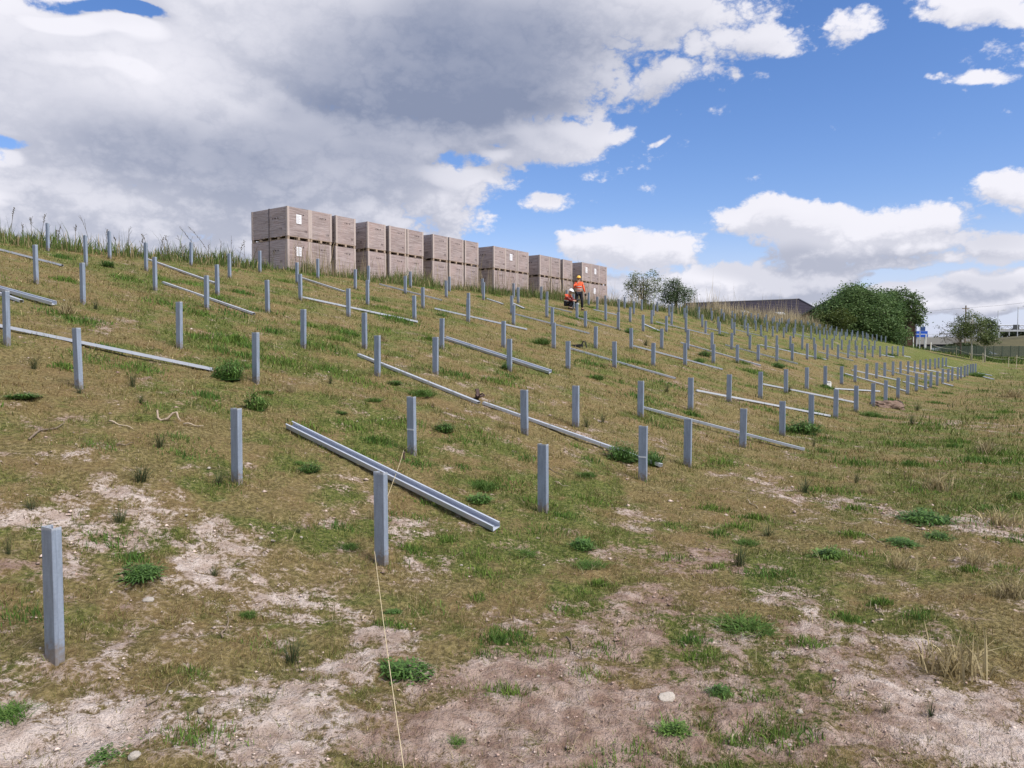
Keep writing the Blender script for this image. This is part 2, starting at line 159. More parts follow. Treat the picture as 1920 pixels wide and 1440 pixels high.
STONES = [(-2.439, 4.998, 0.095, 0.049), (-1.592, 3.799, 0.048, 0.059), (-1.101, 4.049, 0.052, 0.04), (-2.584, 3.842, 0.049, 0.043), (-1.742, 3.408, 0.082, 0.053), (-2.1, 6.263, 0.04, 0.031), (-2.001, 6.262, 0.044, 0.031), (-1.426, 3.518, 0.035, 0.022), (-2.794, 6.43, 0.036, 0.027), (-3.047, 7.55, 0.043, 0.037), (-8.425, 14.241, 0.06, 0.05), (-0.432, 6.363, 0.036, 0.031), (0.282, 6.581, 0.037, 0.028), (-0.708, 5.199, 0.022, 0.018), (0.159, 4.427, 0.025, 0.019), (0.481, 3.706, 0.026, 0.021), (0.867, 4.156, 0.118, 0.041), (1.534, 3.947, 0.05, 0.039), (1.966, 4.487, 0.051, 0.032), (-2.687, 4.236, 0.024, 0.042), (-1.812, 6.432, 0.036, 0.027), (-2.214, 4.223, 0.018, 0.015), (2.566, 5.426, 0.031, 0.023), (1.364, 3.636, 0.031, 0.021), (-1.85, 4.02, 0.034, 0.026)]
STICKS = [(-4.785, 7.412, -4.762, 7.996), (-4.408, 8.226, -4.111, 8.153), (-3.778, 8.664, -3.546, 8.653), (-3.991, 7.599, -3.888, 7.739), (-3.103, 5.817, -2.951, 5.876), (0.536, 9.423, 0.703, 9.321), (-1.879, 3.84, -1.875, 4.14), (1.068, 3.656, 1.142, 3.726), (3.758, 8.109, 3.827, 7.718), (2.768, 5.687, 2.751, 5.527), (-1.818, 4.653, -1.877, 4.944), (0.363, 5.057, 0.436, 4.677), (-1.039, 5.18, -0.996, 5.35), (3.042, 9.712, 3.06, 9.34), (0.358, 10.069, 0.694, 9.764), (1.717, 3.446, 1.71, 3.536)]
PATCHES = [(-3.372, 6.536, 0.185, 0.162, 0.9, 0.0), (-2.995, 6.371, 0.248, 0.252, 0.7, 0.0), (-2.506, 5.955, 0.295, 0.333, 0.7, 0.0), (-2.117, 5.589, 0.296, 0.322, 0.8, 0.0), (-1.683, 5.344, 0.321, 0.252, 1.0, 0.0), (-1.383, 5.222, 0.185, 0.211, 0.9, 0.0), (-3.728, 5.812, 0.288, 0.162, 0.8, 0.0), (-3.561, 6.174, 0.175, 0.091, 0.4, 0.0), (-1.41, 3.999, 0.339, 0.34, 1.1, 0.0), (-2.07, 4.734, 0.201, 0.121, 0.7, 0.0), (-2.231, 3.599, 0.305, 0.241, 1.1, 0.0), (-2.201, 3.389, 0.216, 0.121, 1.0, 0.0), (-2.036, 3.77, 0.213, 0.201, 0.7, 0.2), (-2.188, 4.293, 0.273, 0.261, 0.55, 0.4), (-0.865, 6.053, 0.235, 0.241, 0.9, 0.2), (-1.098, 6.999, 0.198, 0.261, 0.5, 0.3), (-0.897, 4.809, 0.238, 0.21, 0.5, 0.3), (-0.607, 4.979, 0.211, 0.16, 0.7, 0.3), (-0.986, 4.288, 0.182, 0.21, 0.6, 0.2), (-0.964, 3.938, 0.195, 0.26, 0.6, 0.2), (-1.084, 3.577, 0.303, 0.231, 0.9, 0.2), (-4.296, 7.117, 0.252, 0.182, 0.7, 0.3), (-4.529, 7.088, 0.301, 0.151, 0.4, 0.5), (0.134, 4.677, 0.43, 0.531, 0.8, 0.7), (0.638, 5.237, 0.37, 0.53, 0.9, 0.8), (1.145, 5.928, 0.335, 0.521, 0.9, 0.9), (1.598, 6.778, 0.335, 0.55, 0.8, 1.0), (1.982, 7.309, 0.258, 0.38, 0.6, 1.0), (-0.18, 4.166, 0.353, 0.401, 0.9, 0.6), (0.113, 3.906, 0.414, 0.37, 0.9, 0.8), (0.565, 4.137, 0.351, 0.509, 0.9, 0.9), (0.76, 3.636, 0.386, 0.32, 1.0, 1.0), (1.169, 3.686, 0.339, 0.391, 1.0, 1.0), (1.125, 4.226, 0.299, 0.39, 0.8, 0.8), (-0.425, 3.686, 0.313, 0.34, 0.8, 0.7), (-0.025, 3.507, 0.347, 0.259, 0.9, 0.8), (2.244, 5.808, 0.164, 0.37, 0.7, 0.4), (2.173, 5.137, 0.254, 0.4, 0.9, 0.6), (2.174, 4.587, 0.292, 0.38, 1.0, 0.7), (2.218, 4.166, 0.265, 0.32, 1.0, 0.6), (2.318, 3.926, 0.305, 0.28, 1.1, 0.3), (2.386, 3.675, 0.26, 0.27, 1.1, 0.2), (1.73, 4.007, 0.255, 0.35, 0.9, 0.9), (1.805, 3.626, 0.308, 0.251, 0.9, 0.9), (1.558, 4.937, 0.279, 0.381, 0.6, 0.5), (2.822, 4.266, 0.241, 0.19, 0.7, 0.3), (3.328, 11.708, 0.414, 0.472, 0.42, 0.5), (3.609, 11.033, 0.468, 0.571, 0.42, 0.5), (3.654, 10.272, 0.436, 0.69, 0.4, 0.5), (3.952, 9.74, 0.413, 0.481, 0.4, 0.5), (4.547, 9.39, 0.398, 0.501, 0.4, 0.4), (4.566, 8.659, 0.367, 0.4, 0.42, 0.3), (5.328, 8.399, 0.416, 0.471, 0.65, 0.3), (5.573, 8.229, 0.291, 0.38, 0.6, 0.3), (11.986, 20.623, 0.875, 1.491, 0.4, 0.5), (11.695, 19.181, 0.813, 1.04, 0.4, 0.5), (11.698, 23.259, 0.658, 1.432, 0.4, 0.8), (1.406, 8.584, 0.243, 0.722, 0.4, 0.4), (1.591, 11.801, 0.417, 0.563, 0.5, 0.5), (-3.11, 5.737, 0.243, 0.232, 0.45, 0.3), (-1.967, 7.68, 0.434, 0.433, 0.4, 0.5), (-1.47, 7.374, 0.365, 0.423, 0.4, 0.5), (0.693, 10.852, 0.384, 0.422, 0.4, 0.5), (-0.088, 12.419, 0.527, 0.544, 0.35, 0.6), (5.16, 19.703, 0.836, 1.204, 0.5, 0.9), (4.247, 20.014, 0.566, 0.724, 0.4, 0.9), (-1.829, 6.412, 0.317, 0.382, 0.4, 0.3), (9.965, 29.372, 1.246, 1.075, 0.35, 0.8), (-3.425, 5.156, 0.219, 0.142, 0.5, 1.0), (-4.695, 8.177, 0.694, 0.253, 0.3, 0.8), (2.288, 13.445, 0.57, 0.612, 0.35, 0.8), (-7.064, 12.679, 0.538, 0.384, 0.35, 0.9)]
LUSH = [(4.877, 11.433, 1.131, 1.934, 0.6), (6.399, 13.054, 1.476, 3.815, 0.7), (8.934, 17.018, 1.804, 3.415, 0.7), (40.069, 65.163, 5.527, 30.0, 0.8), (-5.635, 10.491, 1.483, 0.818, 0.4), (-6.896, 10.856, 0.767, 0.597, 0.3), (-3.224, 12.667, 1.343, 0.987, 0.4), (-1.77, 12.503, 0.884, 0.776, 0.3), (0.461, 16.292, 1.727, 1.459, 0.4), (4.466, 21.785, 1.54, 1.84, 0.4), (-2.077, 18.397, 2.601, 1.744, 0.3), (3.018, 8.139, 0.345, 0.651, 0.8), (2.093, 6.097, 0.259, 0.65, 0.9), (2.57, 6.538, 0.277, 0.53, 0.6), (1.676, 5.318, 0.263, 0.321, 0.9), (2.939, 6.858, 0.388, 0.5, 0.6), (-3.011, 4.78, 0.203, 0.162, 0.5), (-3.257, 5.064, 0.179, 0.202, 0.5), (-2.435, 4.655, 0.329, 0.151, 0.6), (-2.769, 4.658, 0.165, 0.121, 0.5), (-0.057, 8.059, 0.456, 0.412, 0.3), (0.791, 9.27, 0.524, 0.593, 0.3), (0.88, 7.713, 0.436, 0.632, 0.3), (1.644, 3.937, 0.167, 0.22, 0.6), (2.04, 3.626, 0.154, 0.14, 0.5), (-3.641, 9.519, 0.538, 0.343, 0.3), (31.308, 69.311, 9.798, 11.465, 0.6), (20.368, 58.929, 8.33, 7.761, 0.6), (12.17, 50.771, 3.589, 6.129, 0.6)]
STANDP = (3.364, 38.188, 3.956)
CROUCHP = (2.948, 37.687, 3.953)
HEAP = (12.043, 24.291, 0.035)
STAKE = (-1.316, 9.126, 0.475)
CORD0 = (-0.519, 3.476, -0.176)
CORD1 = (-1.156, 6.276, 0.021)
CORD2 = (-1.242, 7.483, 0.182)
CORD3 = (-0.577, 14.84, 1.211)
CLAMP = (-0.578, 13.158, 0.938)
TOOL = (2.081, 23.206, 1.951)
ROOT = (-3.988, 8.656, 0.986)
BLOCK = (11.661, 27.333, 0.536)
TAPE = [(48.196, 81.715, 1.51), (47.791, 79.122, 1.238), (46.613, 74.965, 0.895), (52.946, 81.445, 0.763), (59.201, 88.379, 0.741), (49.873, 70.566, 0.497)]
AZ = 0.6173; DX, DY = math.sin(AZ), math.cos(AZ)   # direction along the post rows
EYE = 1.76
def sc(x, y):            # world -> (s along rows, c across rows)
    return x*DX + y*DY, x*DY - y*DX
def xy(s, c):
    return s*DX + c*DY, s*DY - c*DX
_PC = np.array([-140,-95,-60,-44,-36,-30,-26.5,-25.0,-24.0,-21.89,-19.93,-16.72,-14.81,-11.65,-9.66,-6.48,-4.49,-3.6,-2.8,-2.0,-1.0,3,200.])
_PH = np.array([0,0,3.6,5.0,5.28,5.30,5.27,5.20,5.08,4.66,4.167,3.373,2.876,2.041,1.526,.665,.20,.07,.02,.005,0,0,0])
_BS = np.array([-200,0,68,92,160,280,900.]); _BH = np.array([-.2,-.2,.045,.62,1.15,1.5,1.6])
_ES = np.array([-200,70,92,104,118,140,900.]); _EH = np.array([1,1,.86,.66,.33,0,0.])
def _hash(ix, iy, seed):
    h = (ix.astype(np.int64)*374761393 + iy.astype(np.int64)*668265263 + seed*974634541) & 0xffffffff
    h = ((h ^ (h >> 13))*1274126177) & 0xffffffff
    h = ((h ^ (h >> 16))*2246822519) & 0xffffffff
    return ((h ^ (h >> 15)) & 0xffffff)/float(0xffffff)
def vnoise(x, y, seed=0):
    ix = np.floor(x); iy = np.floor(y); fx = x-ix; fy = y-iy
    fx = fx*fx*fx*(fx*(fx*6-15)+10); fy = fy*fy*fy*(fy*(fy*6-15)+10)
    a = _hash(ix,iy,seed); b = _hash(ix+1,iy,seed); c = _hash(ix,iy+1,seed); d = _hash(ix+1,iy+1,seed)
    return (a+(b-a)*fx)*(1-fy) + (c+(d-c)*fx)*fy
def fbm(x, y, seed=0, oct=4, gain=.5):
    x = np.asarray(x, float); y = np.asarray(y, float)
    t = 0; a = 1; n = 0
    for k in range(oct):
        t = t + a*vnoise(x*2**k+17.3*k, y*2**k-9.1*k, seed+k); n += a; a *= gain
    return t/n
def terrain0(x, y):      # the smooth landform: plain, hill flank, crest
    x = np.asarray(x, float); y = np.asarray(y, float)
    s, c = sc(x, y)
    def sm(v, X, Y, w):  # piecewise profile, corners rounded
        return (np.interp(v-w, X, Y)+np.interp(v-w/2, X, Y)+np.interp(v, X, Y)+np.interp(v+w/2, X, Y)+np.interp(v+w, X, Y))/5
    return sm(s,_BS,_BH,4) + sm(c,_PC,_PH,.35)*sm(s,_ES,_EH,4)
def terrain(x, y):
    x = np.asarray(x, float); y = np.asarray(y, float)
    r = np.sqrt(x*x+y*y)
    k = 1/(1+(r/60.)**2)
    z = terrain0(x, y)
    z = z + (fbm(x*.55, y*.55, 3, 3)-.5)*.10*(.4+.6*k)
    z = z + (fbm(x*2.6, y*2.6, 11, 3)-.5)*.05*k
    return z
def tag(o, label=None, cat=None, group=None, kind=None):
    if label: o['label'] = label
    if cat: o['category'] = cat
    if group: o['group'] = group
    if kind: o['kind'] = kind
    return o
def link(name, me, mat=None, parent=None, loc=None):
    o = bpy.data.objects.new(name, me); COL.objects.link(o)
    if mat is not None and me is not None and not me.materials: me.materials.append(mat)
    if parent is not None: o.parent = parent
    if loc is not None: o.location = loc
    return o
def empty(name, loc=(0,0,0), rz=0., **kw):
    o = bpy.data.objects.new(name, None); COL.objects.link(o); o.location = loc; o.rotation_euler = (0,0,rz); o.empty_display_size = .2
    return tag(o, **kw)
def copy_tree(o, parent=None):
    c = o.copy(); COL.objects.link(c)
    if parent is not None: c.parent = parent
    for ch in list(o.children): copy_tree(ch, c)
    return c
def np_mesh(name, V, Fc, smooth=False):
    V = np.ascontiguousarray(V, np.float32); Fc = np.ascontiguousarray(Fc, np.int32)
    me = bpy.data.meshes.new(name); k = Fc.shape[1]
    me.vertices.add(len(V)); me.vertices.foreach_set('co', V.ravel())
    me.loops.add(Fc.size); me.loops.foreach_set('vertex_index', Fc.ravel())
    me.polygons.add(len(Fc)); me.polygons.foreach_set('loop_start', np.arange(0, Fc.size, k, dtype=np.int32))
    me.polygons.foreach_set('loop_total', np.full(len(Fc), k, np.int32))
    if smooth: me.polygons.foreach_set('use_smooth', np.ones(len(Fc), bool))
    me.update(calc_edges=True); return me
def vcol(me, C, name='col'):
    a = me.attributes.new(name, 'FLOAT_COLOR', 'POINT')
    C = np.asarray(C, np.float32)
    if C.shape[1] == 3: C = np.concatenate([C, np.ones((len(C),1), np.float32)], 1)
    a.data.foreach_set('color', np.ascontiguousarray(C).ravel())
def vflt(me, A, name):
    a = me.attributes.new(name, 'FLOAT', 'POINT'); a.data.foreach_set('value', np.ascontiguousarray(A, np.float32))
class MB:                                     # collects boxes, prisms and tubes into one mesh
    def __init__(s): s.V = []; s.F = []
    def add(s, V, F):
        n = len(s.V); s.V += [tuple(v) for v in V]; s.F += [tuple(i+n for i in f) for f in F]; return s
    def box(s, x0, x1, y0, y1, z0, z1):
        return s.add([(x0,y0,z0),(x1,y0,z0),(x1,y1,z0),(x0,y1,z0),(x0,y0,z1),(x1,y0,z1),(x1,y1,z1),(x0,y1,z1)],
                     [(3,2,1,0),(4,5,6,7),(0,1,5,4),(1,2,6,5),(2,3,7,6),(3,0,4,7)])
    def prism(s, pts, a, b, axis='z'):        # polygon outline (ccw) extruded along an axis
        n = len(pts)
        def p(u, v, w): return {'z': (u,v,w), 'x': (w,u,v), 'y': (u,w,v)}[axis]
        V = [p(u,v,a) for u,v in pts]+[p(u,v,b) for u,v in pts]
        F = [tuple(range(n-1,-1,-1)), tuple(range(n,2*n))]+[(i,(i+1)%n,n+(i+1)%n,n+i) for i in range(n)]
        return s.add(V, F)
    def tube(s, pts, r, n=6, cap=True):
        pts = [Vector(p) for p in pts]; rs = r if hasattr(r, '__len__') else [r]*len(pts)
        V = []; F = []; up = Vector((.31,.17,.93))
        for i, p in enumerate(pts):
            t = (pts[min(i+1,len(pts)-1)]-pts[max(i-1,0)]).normalized()
            a = t.cross(up)
            if a.length < 1e-3: a = t.cross(Vector((1,0,0)))
            a.normalize(); bb = t.cross(a)
            for k in range(n):
                th = 2*math.pi*k/n; V.append(p+(a*math.cos(th)+bb*math.sin(th))*rs[i])
        for i in range(len(pts)-1):
            for k in range(n): F.append((i*n+k, i*n+(k+1)%n, (i+1)*n+(k+1)%n, (i+1)*n+k))
        if cap: F += [tuple(range(n-1,-1,-1)), tuple(range((len(pts)-1)*n, len(pts)*n))]
        return s.add(V, F)
    def ball(s, c, rx, ry, rz, nu=10, nv=6, z0=-1.):
        V = []; F = []
        for j in range(nv+1):
            ph = math.asin(z0)+(math.pi/2-math.asin(z0))*j/nv
            for i in range(nu):
                th = 2*math.pi*i/nu; V.append((c[0]+rx*math.cos(ph)*math.cos(th), c[1]+ry*math.cos(ph)*math.sin(th), c[2]+rz*math.sin(ph)))
        for j in range(nv):
            for i in range(nu): F.append((j*nu+i, j*nu+(i+1)%nu, (j+1)*nu+(i+1)%nu, (j+1)*nu+i))
        return s.add(V, F)
    def mesh(s, name, smooth=False):
        me = bpy.data.meshes.new(name); me.from_pydata(s.V, [], s.F); me.update()
        if smooth: me.polygons.foreach_set('use_smooth', [True]*len(me.polygons))
        return me
    def build(s, name, mat, parent=None, loc=None, smooth=False): return link(name, s.mesh(name, smooth), mat, parent, loc)

def material(name, rough=.7, metal=0., spec=.3):
    m = bpy.data.materials.new(name); m.use_nodes = True; nt = m.node_tree; nt.nodes.clear(); b = NB(nt)
    p = b.new('ShaderNodeBsdfPrincipled'); o = b.new('ShaderNodeOutputMaterial'); b.l.new(p.outputs[0], o.inputs[0])
    p.inputs['Roughness'].default_value = rough; p.inputs['Metallic'].default_value = metal; p.inputs['Specular IOR Level'].default_value = spec
    return m, b, p
def simple(name, c, rough=.7, metal=0., var=.12, scale=6., bump=0., bscale=30., spec=.3, stretch=None):
    m, b, p = material(name, rough, metal, spec)
    tc = b.new('ShaderNodeTexCoord'); vec = tc.outputs['Object']
    if stretch:
        mp = b.new('ShaderNodeMapping'); b.l.new(vec, mp.inputs[0]); mp.inputs['Scale'].default_value = stretch; vec = mp.outputs[0]
    oi = b.new('ShaderNodeObjectInfo')
    n = b.noise(vec, scale, 5, .6)
    f = b.m('ADD', b.m('MULTIPLY', b.m('SUBTRACT', n, .5), var*2.6), b.m('MULTIPLY', b.m('SUBTRACT', oi.outputs['Random'], .5), var*.8))
    k = b.m('ADD', 1., f)
    vm = b.new('ShaderNodeVectorMath', operation='SCALE'); vm.inputs[0].default_value = c; b.l.new(k, vm.inputs['Scale'])
    b.l.new(vm.outputs[0], p.inputs['Base Color'])
    if bump:
        bn = b.new('ShaderNodeBump'); bn.inputs['Strength'].default_value = bump; bn.inputs['Distance'].default_value = .02
        b.l.new(b.noise(vec, bscale, 4, .6), bn.inputs['Height']); b.l.new(bn.outputs[0], p.inputs['Normal'])
    return m
def leafmat(name, trans=.3, rough=.6, spec=.2, gain=1.):        # colour comes from the point colours of the blades and leaves
    m = bpy.data.materials.new(name); m.use_nodes = True; nt = m.node_tree; nt.nodes.clear(); b = NB(nt)
    a = b.new('ShaderNodeAttribute', attribute_name='col'); oi = b.new('ShaderNodeObjectInfo')
    hs = b.new('ShaderNodeHueSaturation'); b.l.new(a.outputs['Color'], hs.inputs['Color'])
    b.l.new(b.m('ADD', gain-.12, b.m('MULTIPLY', oi.outputs['Random'], .24)), hs.inputs['Value'])
    p = b.new('ShaderNodeBsdfPrincipled'); p.inputs['Roughness'].default_value = rough; p.inputs['Specular IOR Level'].default_value = spec
    b.l.new(hs.outputs[0], p.inputs['Base Color'])
    t = b.new('ShaderNodeBsdfTranslucent'); b.l.new(hs.outputs[0], t.inputs['Color'])
    mx = b.new('ShaderNodeMixShader'); mx.inputs[0].default_value = trans; b.l.new(p.outputs[0], mx.inputs[1]); b.l.new(t.outputs[0], mx.inputs[2])
    o = b.new('ShaderNodeOutputMaterial'); b.l.new(mx.outputs[0], o.inputs[0]); return m

ONES = ['','first','second','third','fourth','fifth','sixth','seventh','eighth','ninth','tenth','eleventh','twelfth','thirteenth','fourteenth','fifteenth','sixteenth','seventeenth','eighteenth','nineteenth']
def nth(n):
    if n < 20: return ONES[n]
    t = n//10; return {2:'twent',3:'thirt'}[t]+('ieth' if n % 10 == 0 else 'y-'+ONES[n%10])
ROWNAME = ['', 'lowest row', 'second row up', 'third row up', 'fourth row up', 'fifth row up', 'sixth row up', 'seventh row up', 'topmost row']
# ------------------------------------------------------------------ ground: one sheet, finer towards the foreground
def soil_field(x, y):
    x = np.asarray(x, float); y = np.asarray(y, float)
    w1 = (fbm(x*1.1, y*1.1, 21, 4)-.5)*1.1; w2 = (fbm(x*1.1, y*1.1, 31, 4)-.5)*1.1
    f = np.zeros_like(x); tone = np.full_like(x, .45); wt = np.full_like(x, .15); tone = tone*wt
    sc_ = np.clip(np.hypot(x, y)*.10, .25, 1.2)
    for (px, py, rx, ry, st, tn) in PATCHES:
        u = (x+w1*sc_*.7-px)/(rx*1.15); v = (y+w2*sc_*.7-py)/(ry*1.15); r2 = u*u+v*v
        k = np.exp(-r2*1.15)*st*.86
        f = f+k; tone = tone+k*tn; wt = wt+k
    f = 1-np.exp(-1.25*f)
    r = np.hypot(x, y)
    f = f+.14*np.clip((5.2-r)/2.5, 0, 1)+.10*np.clip((10-r)/3, 0, 1)
    n = fbm(x*2.2, y*2.2, 41, 4)-.5; n2 = fbm(x*9, y*9, 47, 3)-.5; n3 = fbm(x*.35, y*.35, 53, 3)-.5
    n4 = fbm(x*3.6, y*3.6, 57, 4)-.5
    f = f+n*1.0+n2*1.25+n4*.85+n3*.30-.12
    return np.clip(f, 0, 1.3), tone/wt
def lush_field(x, y):
    s, c = sc(x, y)
    f = (fbm(x*.30, y*.30, 61, 4)-.48)*1.2+(fbm(x*1.7, y*1.7, 71, 4)-.5)*2.0+.33
    f = f+.30*np.interp(c, [-26,-21,-15], [1,.25,0])+.30*np.interp(s, [45,75], [0,1])
    f = f+.42*np.interp(c, [-3,0,8], [0,.5,1])*np.interp(s, [9,16], [0,1])
    for (px, py, rx, ry, st) in LUSH:
        f = f+st*.6*np.exp(-(((x-px)/rx)**2+((y-py)/ry)**2)*1.2)
    return np.clip(f, 0, 1.2)
def build_ground():
    rr = [0.0, .5]
    while rr[-1] < 900: rr.append(rr[-1]*(1.0065 if 2 < rr[-1] < 45 else 1.02 if rr[-1] < 130 else 1.06)+.0005)
    rr = np.array(rr)
    an = np.concatenate([np.linspace(-math.pi, -.85, 40, endpoint=False), np.linspace(-.85, .85, 300), np.linspace(.85, math.pi, 41)[1:]])
    A, Rr = np.meshgrid(an, rr); x = (Rr*np.sin(A)).ravel(); y = (Rr*np.cos(A)).ravel()
    z = terrain(x, y)
    so, to = soil_field(x, y); lu = lush_field(x, y)
    near = 1/(1+(np.hypot(x, y)/14)**2)
    clod = fbm(x*7, y*7, 81, 4); rid = 1-np.abs(2*fbm(x*4.5+y*1.2, y*9, 91, 3)-1)
    clod2 = fbm(x*15, y*15, 83, 3); rid2 = 1-np.abs(2*fbm(x*11, y*14, 95, 3)-1)
    z = z+near*((clod-.5)*.06+(clod2-.5)*.035+np.clip(so, 0, 1)*((rid-.6)*.03+(rid2-.6)*.018))
    nr, na = len(rr), len(an); i = np.arange(nr-1)[:,None]*na+np.arange(na-1)[None]
    Fq = np.stack([i, i+na, i+na+1, i+1], -1).reshape(-1, 4)[:, ::-1]
    me = np_mesh('ground', np.stack([x, y, z], 1), Fq, True)
    vflt(me, so, 'soil'); vflt(me, to, 'tone'); vflt(me, lu, 'lush')
    m, b, p = material('turf and soil', .95, 0, .08)
    tc = b.new('ShaderNodeTexCoord'); P = tc.outputs['Object']
    at = lambda n: b.new('ShaderNodeAttribute', attribute_name=n).outputs['Fac']
    so_, to_, lu_ = at('soil'), at('tone'), at('lush')
    nA = b.noise(P, 26, 6, .62); nB = b.noise(P, 7, 6, .6); nC = b.noise(P, 90, 4, .6); nD = b.noise(P, 1.3, 5, .6)
    fA, fC, fD = b.step(nA, .36, .64), b.step(nC, .38, .62), b.step(nD, .40, .64)
    dry = b.mix(fA, (.105,.085,.034), (.275,.222,.095))
    dry = b.mix(b.m('MULTIPLY', fD, .50), dry, (.225,.142,.070))
    grn = b.mix(fA, (.052,.074,.016), (.175,.190,.050))
    gr = b.mix(b.step(b.m('ADD', lu_, b.m('MULTIPLY', b.m('SUBTRACT', nB, .5), 1.6)), .20, 1.0), dry, grn)
    gr = b.mix(b.m('MULTIPLY', b.step(nC, .56, .66), .6), gr, (.30,.245,.145))          # bleached bits of straw
    sand = b.mix(b.step(nB, .36, .64), (.45,.35,.29), (.64,.545,.485))
    brn = b.mix(b.step(nB, .36, .64), (.25,.165,.125), (.43,.32,.262))
    tn = b.step(b.m('ADD', to_, b.m('MULTIPLY', b.m('SUBTRACT', b.noise(P, 3.1, 5, .6), .5), 1.8)), .2, .8)
    soil = b.mix(tn, sand, brn)
    soil = b.mix(b.m('MULTIPLY', b.step(nC, .54, .66), .45), soil, (.17,.115,.085))    # dark crumbs and litter
    soil = b.mix(b.m('MULTIPLY', b.step(b.noise(P, 48, 4, .6), .57, .66), .5), soil, (.17,.135,.06))
    sf = b.step(b.m('ADD', so_, b.m('ADD', b.m('MULTIPLY', b.m('SUBTRACT', nA, .5), 2.0), b.m('MULTIPLY', b.m('SUBTRACT', nC, .5), 1.2))), .26, .70)
    band = b.m('MULTIPLY', b.m('MULTIPLY', sf, b.m('SUBTRACT', 1., sf)), 2.6)
    b.l.new(b.mix(band, b.mix(sf, gr, soil), b.mix(fA, (.17,.112,.065), (.33,.245,.155))), p.inputs['Base Color'])
    bn = b.new('ShaderNodeBump'); bn.inputs['Strength'].default_value = 1.; bn.inputs['Distance'].default_value = .07
    h = b.m('ADD', b.m('MULTIPLY', nA, .8), b.m('ADD', b.m('MULTIPLY', nC, .30), b.m('MULTIPLY', nB, .7)))
    b.l.new(h, bn.inputs['Height']); b.l.new(bn.outputs[0], p.inputs['Normal'])
    tag(link('ground', me, m), kind='structure')
build_ground()

# ------------------------------------------------------------------ turf: short blades, denser near the camera
def blades(x, y, z, h, w, lean, col, rng, curve=False):
    """one blade per point; a triangle, or two bent segments when curve"""
    n = len(x); th = rng.uniform(0, 2*math.pi, n); ph = rng.uniform(0, 2*math.pi, n)
    sx, sy = np.cos(th)*w/2, np.sin(th)*w/2
    lx, ly = np.cos(ph)*lean*h, np.sin(ph)*lean*h
    hz = h*np.sqrt(np.clip(1-np.minimum(lean, .97)**2, .03, 1))
    B = np.stack([x, y, z], 1)
    L = B+np.stack([-sx, -sy, np.zeros(n)], 1); R_ = B+np.stack([sx, sy, np.zeros(n)], 1)
    T = B+np.stack([lx, ly, hz], 1)
    if not curve:
        V = np.stack([L, R_, T], 1).reshape(-1, 3); F = np.arange(3*n).reshape(-1, 3); C = np.repeat(col, 3, 0)
    else:
        M = B+np.stack([lx*.33, ly*.33, hz*.62], 1)
        ML = M+np.stack([-sx*.75, -sy*.75, np.zeros(n)], 1); MR = M+np.stack([sx*.75, sy*.75, np.zeros(n)], 1)
        V = np.stack([L, R_, ML, MR, T], 1).reshape(-1, 3); k = np.arange(n)[:,None]*5
        F = np.concatenate([k+np.array([0,1,3]), k+np.array([0,3,2]), k+np.array([2,3,4])], 0); C = np.repeat(col, 5, 0)
    return V, F, C
BLADE = leafmat('grass blade', .25, .7, .15)
def mixcol(t, a, b): return np.asarray(a)[None]*(1-t[:,None])+np.asarray(b)[None]*t[:,None]
def build_turf(N=820000):
    rng = np.random.default_rng(8)
    r = np.exp(rng.uniform(math.log(2.2), math.log(75), N)); a = rng.uniform(-.78, .78, N)
    x = r*np.sin(a); y = r*np.cos(a)
    so, to = soil_field(x, y); lu = lush_field(x, y)
    cl = fbm(x*6, y*6, 101, 3)
    keep = rng.random(N) < np.clip(1.25-1.25*so, .12, 1)*np.clip(.1+3.2*(cl-.33), .06, 1)
    x, y, r, so, lu, cl = (v[keep] for v in (x, y, r, so, lu, cl)); n = len(x)
    z = terrain(x, y)-.004
    near = np.clip(r/9, .45, 2.3)
    t = np.clip(lu+rng.normal(0, .28, n), 0, 1)
    h = rng.uniform(.020, .052, n)*(.7+.7*t)*(.55+1.1*cl)*np.where(rng.random(n) < .02, 2.4, 1)*np.clip(near, .85, 1.5)
    w = rng.uniform(.0035, .0065, n)*near*1.35
    lean = rng.uniform(.1, .97, n)
    col = mixcol(t, (.225,.190,.066), (.112,.152,.032))
    ru = np.clip((fbm(x*.9, y*.9, 131, 4)-.52)*6, 0, 1)*(1-t)*.7; col = col*(1-ru[:,None])+np.array((.225,.135,.062))[None]*ru[:,None]
    straw = rng.random(n) < .10; col[straw] = np.array((.44,.365,.20))
    red = rng.random(n) < .10; col[red] = np.array((.13,.080,.042))
    col *= rng.uniform(.5, 1.4, n)[:,None]
    V, F, C = blades(x, y, z, h, w, lean, col, rng)
    me = np_mesh('turf', V, F); vcol(me, C); tag(link('turf_grass', me, BLADE), kind='stuff')
    # dead straw lying about in the foreground and on the right
    n = 20000; r = np.exp(rng.uniform(math.log(2.3), math.log(26), n)); a = rng.uniform(-.75, .75, n)
    right = a > .25; k = rng.random(n) < np.where(right, 1, .6); r, a = r[k], a[k]; n = len(r)
    x = r*np.sin(a); y = r*np.cos(a); z = terrain(x, y)+.012
    col = mixcol(rng.random(n)**.8, (.46,.39,.25), (.13,.09,.055))
    V, F, C = blades(x, y, z, np.where(rng.random(n) < .7, rng.uniform(.015, .07, n), rng.uniform(.06, .22, n)), .0035*np.clip(r/6, .8, 2.2), rng.uniform(.93, 1.0, n), col, rng, True)
    me = np_mesh('straw', V, F); vcol(me, C); tag(link('straw_litter', me, BLADE), kind='stuff')
build_turf()
